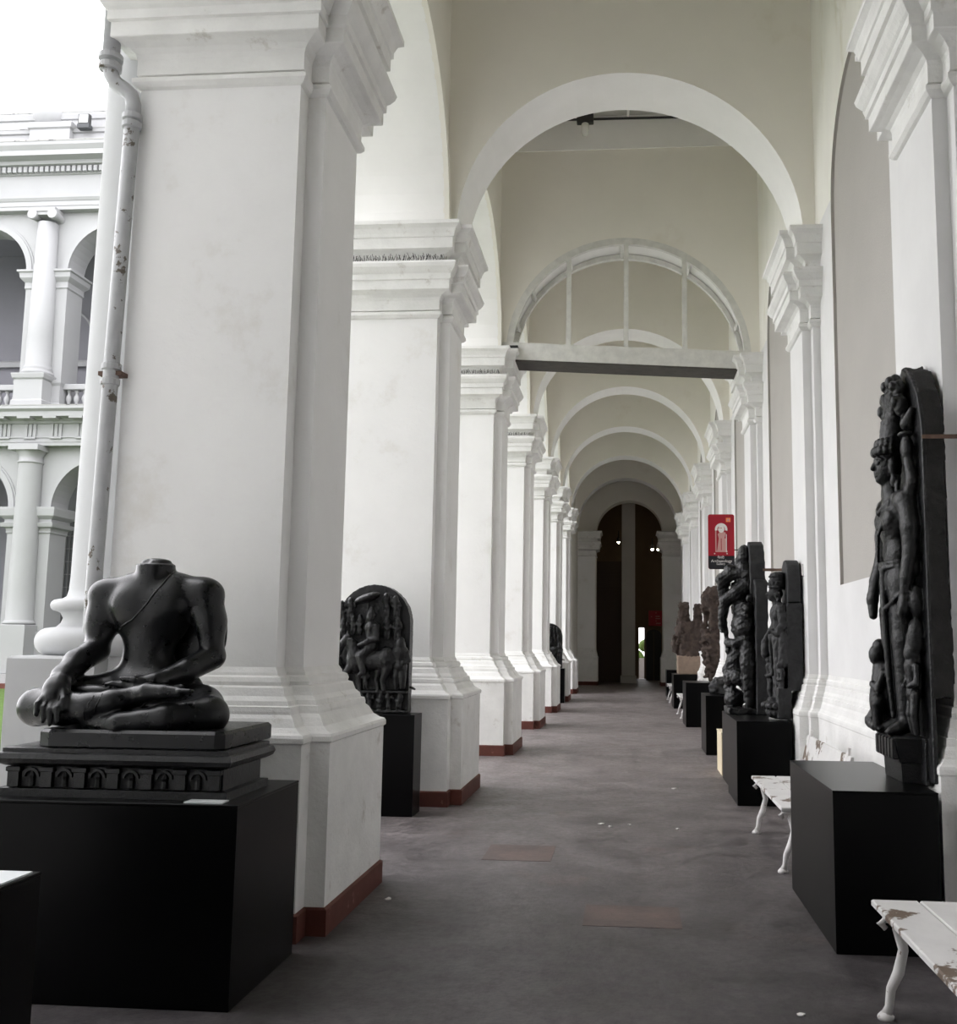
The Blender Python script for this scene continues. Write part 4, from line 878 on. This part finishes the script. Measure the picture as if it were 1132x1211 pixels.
# attendants
mini(C, 0.235, -0.185, 0.255, 0.50, lean=0.0, k=0.006); C.path([(0.235, -0.19, 0.70), (0.235, -0.185, 0.79)], [0.05, 0.04], 0.01)
C.ell((-0.20, -0.27, 0.42), (0.095, 0.085, 0.12), 0.02).path([(-0.2, -0.27, 0.48), (-0.21, -0.255, 0.60)], [0.075, 0.07], 0.02).ell((-0.21, -0.29, 0.69), (0.055, 0.06, 0.065), 0.01).ell((-0.21, -0.27, 0.745), (0.05, 0.05, 0.04), 0.008)
C.path([(-0.14, -0.27, 0.58), (-0.12, -0.32, 0.49), (-0.17, -0.345, 0.52)], [0.03, 0.028, 0.02], 0.008).path([(-0.15, -0.29, 0.38), (-0.09, -0.33, 0.42), (-0.11, -0.33, 0.28)], [0.05, 0.045, 0.03], 0.012).path([(-0.26, -0.28, 0.36), (-0.28, -0.33, 0.30), (-0.18, -0.335, 0.275)], [0.05, 0.04, 0.028], 0.012)
# flying garland bearers, fan of leaves at the top
for x, z, r_ in ((0.0, 2.17, 0.06), (0.08, 2.17, 0.055), (-0.08, 2.18, 0.055), (0.15, 2.12, 0.05), (-0.14, 2.13, 0.055), (0.05, 2.26, 0.055), (-0.05, 2.26, 0.05), (0.12, 2.22, 0.045)):
    C.ell((x, -0.18, z), (r_, 0.05, r_ * 1.3), 0.008).ell((x * 1.05, -0.225, z + 0.02), (r_ * 0.6, 0.03, r_ * 0.7), 0.006)
for i in range(5): C.path([(-0.02 + 0.02 * i, -0.20, 2.10), (-0.10 + 0.05 * i, -0.25 + 0.012 * abs(i - 2), 2.20)], [0.03, 0.024], 0.005)
for s in (-1, 1):
    C.path([(s * 0.16, -0.15, 2.04), (s * 0.22, -0.17, 2.0), (s * 0.27, -0.15, 2.06)], [0.035, 0.04, 0.022], 0.01).ell((s * 0.17, -0.165, 2.10), (0.03, 0.03, 0.034), 0.006).path([(s * 0.2, -0.14, 1.95), (s * 0.24, -0.15, 1.98)], 0.02, 0.006)
C.slab([(-0.315, 0.0), (0.315, 0.0), (0.315, 0.25), (-0.315, 0.25)], -0.15, -0.10, 0.006)
def flatten(V):
    V = V.copy(); m_ = V[:, 1] < -0.125; V[m_, 1] = -0.125 + (V[m_, 1] + 0.125) * 0.80; return V
deity = C.build('carved_figure', M_STONE2, s1, h=0.0075, rough=((0.0012, 0.03),), warp=flatten)
bs = MB().loft([(-0.20, -0.26), (0.20, -0.26), (0.26, -0.11), (-0.26, -0.11)], [(-0.025, 0.0), (-0.02, 0.105), (-0.012, 0.11), (0.012, 0.24), (0.0, 0.25)]).build('pedestal_block', M_STONE2, s1)
for i in range(6): MB().box(-0.19 + i * 0.066, -0.145 + i * 0.066, -0.285, -0.25, 0.125, 0.235, 0.006).build('lotus_petal', M_STONE2, s1)
MB().box(0.398, 0.404, -0.13, 0.13, 1.872, 1.895).build('iron_strap', M_RUST, s1)

# --- standing figure with tall crown
s2 = stat_root('crowned_stele', 1.745, 10.40, 0.81, 'grey round-topped stele with a standing figure in a tall crown')
C = Carve()
arc = [(0.215 * math.cos(t), 1.40 + 0.215 * math.sin(t)) for t in [PI * i / 12 for i in range(13)]]
C.slab([(-0.205, 1.17), (0.205, 1.17)] + [(x, z) for x, z in arc], -0.145, -0.015, 0.006)
C.build('upper_slab', M_STONE3, s2, h=0.012)
C = Carve()
C.slab([(-0.235, 0.30), (0.235, 0.30), (0.235, 1.165), (-0.235, 1.165)], -0.16, -0.01, 0.006).slab([(-0.21, 0.02), (0.21, 0.02), (0.235, 0.32), (-0.235, 0.32)], -0.26, -0.13, 0.01)
C.path([(0.07, -0.21, 0.80), (0.075, -0.215, 0.52), (0.065, -0.21, 0.22)], [0.078, 0.062, 0.05], 0.02).path([(-0.07, -0.21, 0.80), (-0.075, -0.215, 0.52), (-0.065, -0.21, 0.22)], [0.078, 0.062, 0.05], 0.02)
C.ell((0, -0.21, 0.82), (0.14, 0.085, 0.10), 0.02).ell((0, -0.215, 0.95), (0.105, 0.07, 0.1), 0.03).ell((0, -0.22, 1.06), (0.135, 0.078, 0.10), 0.03).path([(-0.15, -0.21, 1.12), (0.15, -0.21, 1.12)], 0.05, 0.03)
C.cone((0, -0.22, 1.14), (0, -0.23, 1.22), 0.05, 0.045, 0.012).ell((0, -0.24, 1.27), (0.062, 0.075, 0.085), 0.01).ell((0, -0.275, 1.225), (0.036, 0.036, 0.035), 0.012).cone((0, -0.305, 1.29), (0, -0.325, 1.262), 0.010, 0.013, 0.008).ell((0, -0.30, 1.235), (0.022, 0.016, 0.012), 0.005)
C.cyl((0, -0.22, 1.32), (0, -0.205, 1.465), 0.082, 0.012).ell((0, -0.205, 1.465), (0.078, 0.078, 0.03), 0.01)
for z in (1.335, 1.40, 1.445): C.path([(0.083 * math.cos(t), -0.215 - 0.083 * math.sin(t), z) for t in [PI * (i / 8) for i in range(9)]], 0.010, 0.003)
for i in range(7):
    t = PI * (0.08 + 0.84 * i / 6); C.ell((0.083 * math.cos(t), -0.215 - 0.083 * math.sin(t), 1.37), (0.016, 0.016, 0.022), 0.003)
C.ell((0.07, -0.225, 1.25), (0.016, 0.03, 0.045), 0.008).ell((0.085, -0.22, 1.19), (0.024, 0.024, 0.034), 0.006).ell((-0.085, -0.22, 1.19), (0.024, 0.024, 0.034), 0.006)
C.path([(0.165, -0.20, 1.12), (0.195, -0.20, 0.95), (0.18, -0.25, 0.86), (0.155, -0.30, 0.89)], [0.05, 0.042, 0.036, 0.026], 0.01).path([(-0.165, -0.2, 1.12), (-0.195, -0.22, 0.95), (-0.19, -0.30, 0.82), (-0.19, -0.32, 0.70)], [0.05, 0.042, 0.036, 0.034], 0.01)
C.path([(-0.19, -0.32, 0.78), (-0.19, -0.32, 0.66)], [0.04, 0.05], 0.01).path([(0.19, -0.19, 0.84), (0.19, -0.19, 0.58)], [0.05, 0.06], 0.012)
mini(C, 0.175, -0.22, 0.18, 0.40, k=0.006); mini(C, -0.18, -0.27, 0.18, 0.46, k=0.006)
for z in (0.875, 0.85): C.path([(0.135 * math.cos(t), -0.21 - 0.082 * math.sin(t), z) for t in [PI * i / 8 for i in range(9)]], 0.010, 0.003)
C.path([(0.0, -0.30, 0.84), (0.0, -0.28, 0.45)], [0.02, 0.016], 0.006)
C.ell((0, -0.24, 0.15), (0.20, 0.135, 0.05), 0.01).ell((0, -0.24, 0.08), (0.17, 0.115, 0.07), 0.01)
for i in range(11):
    t = PI * i / 10; C.ell((0.19 * math.cos(t), -0.24 - 0.13 * math.sin(t), 0.14), (0.03, 0.03, 0.035), 0.004)
for s in (-1, 1): C.path([(s * 0.06, -0.22, 0.20), (s * 0.07, -0.30, 0.195)], [0.04, 0.026], 0.01)
C.build('carved_figure', M_STONE3, s2, h=0.009, rough=((0.003, 0.05), (0.002, 0.025)))
MB().box(0.20, 0.235, -0.005, 0.01, 1.44, 1.56, 0.003).build('iron_clip', M_IRON, s2)

# --- many-armed dynamic figure before a broad slab
s3 = stat_root('many_armed_stele', 1.58, 11.68, 0.786, 'large dark many-armed sculpture with a domed shield before a curved slab')
C = Carve()
C.slab([(-0.42, 0.0), (0.36, 0.0), (0.36, 1.25), (0.33, 1.45), (0.27, 1.50), (-0.30, 1.50), (-0.42, 1.2)], -0.16, -0.02, 0.01).slab([(-0.26, 1.3), (0.24, 1.3), (0.26, 1.68), (0.16, 1.90), (0.03, 1.96), (-0.16, 1.88), (-0.28, 1.62)], -0.20, -0.03, 0.01)
C.build('back_slab', M_STONE3, s3, h=0.014, rough=((0.004, 0.12),))
C = Carve()
C.ell((0.06, -0.26, 0.98), (0.24, 0.14, 0.17), 0.02).ell((0.02, -0.27, 1.18), (0.16, 0.12, 0.16), 0.03).ell((0.10, -0.23, 1.17), (0.16, 0.09, 0.11), 0.03)
C.ell((-0.02, -0.30, 1.40), (0.09, 0.10, 0.11), 0.02).ell((-0.02, -0.37, 1.36), (0.05, 0.07, 0.05), 0.02).ell((0, -0.26, 1.49), (0.09, 0.09, 0.06), 0.012)
C.path([(0.12, -0.22, 1.45), (0.10, -0.34, 1.36), (0.06, -0.46, 1.28)], [0.09, 0.085, 0.07], 0.02).path([(0.06, -0.46, 1.28), (0.03, -0.49, 1.12), (0.0, -0.50, 0.98)], [0.068, 0.055, 0.04], 0.015)
C.path([(0.10, -0.22, 1.58), (0.02, -0.38, 1.60), (-0.04, -0.48, 1.52), (-0.08, -0.47, 1.34)], [0.085, 0.08, 0.08, 0.06], 0.02).ell((0.0, -0.40, 1.63), (0.09, 0.07, 0.06), 0.02).ell((0.03, -0.25, 1.66), (0.12, 0.09, 0.08), 0.02).ell((0.03, -0.24, 1.80), (0.10, 0.075, 0.12), 0.02)
C.ell((0.03, -0.30, 1.72), (0.05, 0.05, 0.07), 0.01).path([(0.06, -0.28, 1.76), (0.08, -0.22, 1.60)], [0.035, 0.03], 0.01)
for i in range(5): C.ell((-0.02 + 0.01 * i, -0.50, 1.03 - 0.028 * i), (0.05, 0.028, 0.014), 0.005)
C.path([(0.0, -0.47, 1.04), (-0.02, -0.44, 0.80), (-0.02, -0.42, 0.62)], [0.03, 0.026, 0.03], 0.01)
C.path([(0.2, -0.26, 0.82), (0.16, -0.36, 0.78), (0.05, -0.43, 0.80)], [0.06, 0.055, 0.045], 0.012).ell((0.02, -0.43, 0.79), (0.06, 0.05, 0.045), 0.01)
C.path([(-0.05, -0.24, 0.85), (-0.02, -0.36, 0.55), (0.08, -0.24, 0.30)], [0.11, 0.10, 0.07], 0.02).path([(0.14, -0.22, 0.85), (0.24, -0.24, 0.55), (0.22, -0.22, 0.12)], [0.10, 0.085, 0.06], 0.02)
C.path([(-0.20, -0.36, 0.62), (-0.14, -0.42, 0.48), (-0.08, -0.38, 0.42)], [0.06, 0.07, 0.06], 0.015).ell((-0.05, -0.40, 0.40), (0.12, 0.09, 0.10), 0.02).ell((0.10, -0.32, 0.40), (0.10, 0.10, 0.09), 0.02).ell((-0.04, -0.40, 0.52), (0.06, 0.06, 0.07), 0.01)
mini(C, -0.08, -0.38, 0.02, 0.42, k=0.008); mini(C, 0.18, -0.24, 0.42, 0.36, k=0.008); C.ell((-0.06, -0.36, 0.16), (0.12, 0.12, 0.12), 0.02).ell((-0.10, -0.42, 0.28), (0.07, 0.06, 0.08), 0.015)
C.box((-0.30, -0.46, 0.0), (0.30, -0.10, 0.07), 0.015, 0.02)
for i in range(14):
    a = random.uniform(-0.25, 0.28); z = random.uniform(0.1, 1.55); C.ell((a, -0.2 - random.uniform(0, 0.06), z), (0.035, 0.04, 0.045), 0.012)
C.build('carved_figure', M_STONE2, s3, h=0.010, rough=((0.004, 0.07), (0.003, 0.03)))
MB().box(0.24, 0.265, -0.06, 0.17, 1.60, 1.63).build('iron_strap', M_RUST, s3)

# --- brown upright slab, brown group, small stones
def lumpy(name, loc, label, pl, y0, y1, nf, seed, m, extra=None, h=0.018):
    t = stat_root(name, *loc, label); C = Carve(); rnd = random.Random(seed)
    C.slab(pl, y0, y1, 0.02)
    xs_ = [p[0] for p in pl]; zs_ = [p[1] for p in pl]
    for i in range(nf):
        x = rnd.uniform(min(xs_) * 0.8, max(xs_) * 0.8); z = rnd.uniform(min(zs_) + 0.08, max(zs_) - 0.15); C.ell((x, y0 - rnd.uniform(0, 0.05), z), (rnd.uniform(0.03, 0.08), rnd.uniform(0.04, 0.1), rnd.uniform(0.05, 0.11)), 0.02)
    if extra: extra(C)
    C.build('carved_slab', m, t, h=h, rough=((0.016, 0.16), (0.010, 0.07))); return t
def ex4(C):
    mini(C, 0.0, -0.30, 0.30, 0.85, k=0.012); mini(C, 0.14, -0.26, 0.1, 0.5, k=0.012); C.ell((0.0, -0.26, 1.55), (0.20, 0.12, 0.26), 0.03).ell((0, -0.30, 1.45), (0.12, 0.1, 0.12), 0.02)
lumpy('brown_stele', (1.83, 20.0, 0.858), 'narrow brown upright slab with worn carving behind the dark many-armed sculpture', [(-0.28, 0), (0.28, 0), (0.24, 1.3), (0.26, 1.6), (0.12, 1.82), (-0.12, 1.84), (-0.28, 1.5)], -0.22, -0.04, 16, 3, M_BROWN, ex4)
def ex5(C):
    C.slab([(-0.12, 1.2), (0.30, 1.2), (0.32, 1.68), (0.10, 1.80), (-0.10, 1.74)], -0.52, -0.28, 0.02).slab([(0.05, 0.6), (0.42, 0.6), (0.42, 1.72), (0.30, 1.70), (0.08, 1.2)], -0.16, 0.02, 0.02)
    mini(C, 0.05, -0.50, 0.50, 0.85, k=0.015); mini(C, 0.25, -0.45, 0.5, 0.8, k=0.015, arms=2); C.ell((-0.02, -0.58, 0.75), (0.22, 0.12, 0.25), 0.03).ell((0.2, -0.52, 1.05), (0.14, 0.1, 0.16), 0.03).ell((0.12, -0.6, 0.9), (0.07, 0.06, 0.1), 0.02, sub=True)
g5 = lumpy('brown_group_sculpture', (1.80, 25.45, 0.82), 'broken brown sandstone group of worn figures before the end arch', [(-0.40, 0.42), (0.40, 0.42), (0.42, 1.3), (-0.36, 1.3)], -0.50, -0.06, 22, 5, M_BROWN, ex5, h=0.022)
MB().box(-0.42, 0.42, -0.56, -0.02, 0.0, 0.46, 0.02).build('tan_block', M_TAN, g5)
lumpy('small_stone_fragment', (1.56, 14.95, 0.853), 'small grey stone fragment on the pedestal past the cream box', [(-0.16, 0), (0.16, 0), (0.15, 0.2), (-0.13, 0.22)], -0.28, -0.10, 6, 8, M_STONE3, None, h=0.015)

# ================================================================== benches
def make_bench(L):
    t = empty('bench')
    MB().box(0.0, 0.20, 0, L, 0.425, 0.455, 0.006).build('seat_plank', M_BENCH, t); MB().box(0.207, 0.42, 0, L, 0.425, 0.455, 0.006).build('seat_plank', M_BENCH, t)
    bk = MB().box(0, 0.022, 0, L, 0, 0.20, 0.005); bk.v = [(x + 0.43 + z * 0.22, y, z + 0.60) for x, y, z in bk.v]; bk.build('back_plank', M_BENCH, t)
    for yy in (0.12, L - 0.12):
        rnd = random.Random(3)
        def leg(pts, rs, nm='leg'):
            b = MB().tube([(x, yy + y, z) for x, y, z in pts], rs, 10); b.lathe([(0.034, 0.0), (0.036, 0.012), (0.02, 0.03)], (pts[-1][0], yy + pts[-1][1], 0), 10) if nm == 'leg' else None
            return b.build(nm, M_IRON, t, smooth=True)
        leg([(0.10, 0, 0.43), (0.085, 0.005, 0.36), (0.10, 0, 0.28), (0.075, -0.008, 0.19), (0.045, 0.004, 0.12), (0.035, 0, 0.05), (0.02, 0, 0.01)], [0.021, 0.027, 0.021, 0.024, 0.02, 0.018, 0.026])
        leg([(0.32, 0, 0.43), (0.335, 0.004, 0.34), (0.325, 0, 0.25), (0.355, -0.004, 0.15), (0.38, 0, 0.06), (0.40, 0, 0.01)], [0.021, 0.026, 0.02, 0.023, 0.018, 0.025])
        leg([(0.03, 0, 0.405), (0.22, 0.004, 0.40), (0.40, 0, 0.405), (0.44, 0, 0.46), (0.45, 0.003, 0.60), (0.48, 0, 0.78), (0.49, 0, 0.85)], [0.017, 0.02, 0.018, 0.02, 0.017, 0.018, 0.012], 'bracket')
        leg([(0.03, 0, 0.405), (0.01, 0, 0.385), (0.03, 0, 0.365)], [0.014, 0.018, 0.012], 'bracket_knob')
    return t
b0 = make_bench(1.68)
for i, (x, y, lb) in enumerate([(1.06, 2.95, 'flaking white bench at the lower right corner, nearest the camera'), (1.045, 7.10, 'white bench between the two nearest right pedestals'),
                                (1.10, 21.4, 'small white bench past the pedestal of the brown slab'), (1.10, 27.2, 'farthest small white bench near the end arch')]):
    o = b0 if i == 0 else copy_tree(b0); o.location = (x, y, 0); tag(o, lb, 'bench', 'white benches along the right wall')

# ================================================================== hanging gallery sign
sg = empty('gallery_sign', (1.325, 14.3, 2.62), 'red and black hanging sign with a statue picture and lettering', 'sign')
def rrect(x0, x1, z0, z1, r, n=5, corners=(1, 1, 1, 1)):
    out = []
    for (cx_, cz_, a0, on) in ((x1 - r, z0 + r, -PI / 2, corners[0]), (x1 - r, z1 - r, 0, corners[1]), (x0 + r, z1 - r, PI / 2, corners[2]), (x0 + r, z0 + r, PI, corners[3])):
        if on: out += [(cx_ + r * math.cos(a0 + PI / 2 * i / n), cz_ + r * math.sin(a0 + PI / 2 * i / n)) for i in range(n + 1)]
        else: out.append((cx_ + (r if a0 in (-PI / 2, 0) else -r), cz_ + (-r if a0 in (-PI / 2, PI) else r)))
    return out
W2, HH = 0.185, 0.785
MB().prism(rrect(-W2, W2, 0, HH, 0.03), -0.012, 0.012).build('panel', M_SIGNR, sg)
MB().prism(rrect(-W2, W2, 0, 0.19, 0.03, corners=(1, 0, 0, 1)), -0.0135, -0.0125).build('lower_band', M_SIGNK, sg)
MB().box(0.068, 0.132, -0.0135, -0.0125, 0.675, 0.735).build('logo', M_SIGNO, sg)
MB().box(0.083, 0.117, -0.0142, -0.0137, 0.69, 0.72).build('logo_mark', M_SIGNP, sg)
# printed statue: halo, head, torso, skirt, staff, feet
MB().ring(0, 0.57, 0.055, 0.088, -0.0135, -0.0125, -0.25, PI + 0.25, 18).build('picture_halo', M_SIGNW, sg)
MB().prism([(0.045 * math.cos(2 * PI * i / 14), 0.575 + 0.055 * math.sin(2 * PI * i / 14)) for i in range(14)], -0.0137, -0.0126).build('picture_head', M_SIGNW, sg)
MB().prism([(-0.05, 0.50), (-0.035, 0.44), (0.045, 0.44), (0.065, 0.52), (0.03, 0.535), (-0.02, 0.53)], -0.0136, -0.0126).build('picture_torso', M_SIGNP, sg)
MB().prism([(-0.06, 0.26), (0.07, 0.26), (0.075, 0.44), (-0.035, 0.44)], -0.0135, -0.0126).build('picture_skirt', M_SIGNP, sg)
MB().box(-0.006, 0.004, -0.0139, -0.0136, 0.27, 0.44).build('picture_fold', M_SIGNR, sg); MB().box(-0.085, -0.068, -0.0135, -0.0126, 0.25, 0.55).build('picture_staff', M_SIGNP, sg); MB().box(0.066, 0.076, -0.0138, -0.0126, 0.24, 0.5).build('picture_staff', M_SIGNW, sg)
MB().box(-0.085, 0.09, -0.0136, -0.0126, 0.245, 0.262).build('picture_base', M_SIGNP, sg)
for x in (-0.03, -0.0): MB().prism([(x - 0.012, 0.585), (x + 0.012, 0.585), (x + 0.01, 0.593), (x - 0.01, 0.593)], -0.0142, -0.0138).build('picture_eye', M_SIGNR, sg)
for x, z in ((-0.095, 0.222), (0.08, 0.222)): MB().box(x - 0.008, x + 0.008, -0.0136, -0.0126, z - 0.008, z + 0.008).build('picture_spot', M_SIGNW, sg)
def text(s, size, x, y, z, m, parent, nm):
    cu = bpy.data.curves.new(nm, 'FONT'); cu.body = s; cu.size = size; cu.align_x = 'CENTER'; cu.extrude = 0.0004
    o = bpy.data.objects.new(nm, cu); COL.objects.link(o); dg_ = bpy.context.evaluated_depsgraph_get(); me = bpy.data.meshes.new_from_object(o.evaluated_get(dg_))
    bpy.data.objects.remove(o); q = bpy.data.objects.new(nm, me); COL.objects.link(q); me.materials.clear(); me.materials.append(m); q.parent = parent; q.location = (x, y, z); q.rotation_euler = (PI / 2, 0, 0); return q
text('Archaeology', 0.058, 0.0, -0.0142, 0.098, M_SIGNW, sg, 'lettering')
text('\u0917\u0948\u0932\u0930\u0940', 0.05, -0.01, -0.0142, 0.150, M_SIGNW, sg, 'lettering'); text('Gallery', 0.042, -0.01, -0.0142, 0.062, M_SIGNW, sg, 'lettering')
MB().tube([(0.10, 0.014, 0.28), (0.435, 0.10, 0.28)], 0.008, 8).build('bracket', M_DKMET, sg); MB().tube([(0.10, 0.014, 0.10), (0.435, 0.10, 0.10)], 0.008, 8).build('bracket', M_DKMET, sg)

# ================================================================== scraps on the floor
for x, y, a, lb in ((-1.445, 6.17, 0.028, 'white paper scrap near the nearest pier'), (0.73, 4.51, 0.02, 'white scrap at the lower right of the floor'), (-0.15, 8.78, 0.026, 'pale litter scrap in the middle of the floor'),
                    (-0.23, 8.90, 0.03, 'left-hand litter scrap of the pair in the middle of the floor'), (0.02, 8.88, 0.02, 'small paper scrap right of the litter in mid floor'), (0.50, 11.14, 0.03, 'white scrap on the floor before the cream box'), (0.42, 8.75, 0.018, 'tiny scrap on the floor beside the white bench')):
    n = 7; pts = [(a * random.uniform(0.6, 1.2) * math.cos(2 * PI * i / n), 0.7 * a * random.uniform(0.6, 1.2) * math.sin(2 * PI * i / n)) for i in range(n)]
    c = MB().add([(px, py, 0.003 + random.uniform(0, 0.008)) for px, py in pts] + [(0, 0, 0.012)] + [(px * 0.9, py * 0.9, 0.0006) for px, py in pts], [(i, (i + 1) % n, n) for i in range(n)] + [(i, n + 1 + i, n + 1 + (i + 1) % n, (i + 1) % n) for i in range(n)] + [tuple(range(2 * n, n, -1))]).build('paper_scrap', M_PAPER, loc=(x, y, 0)); tag(c, lb, 'litter', 'scraps on the floor')
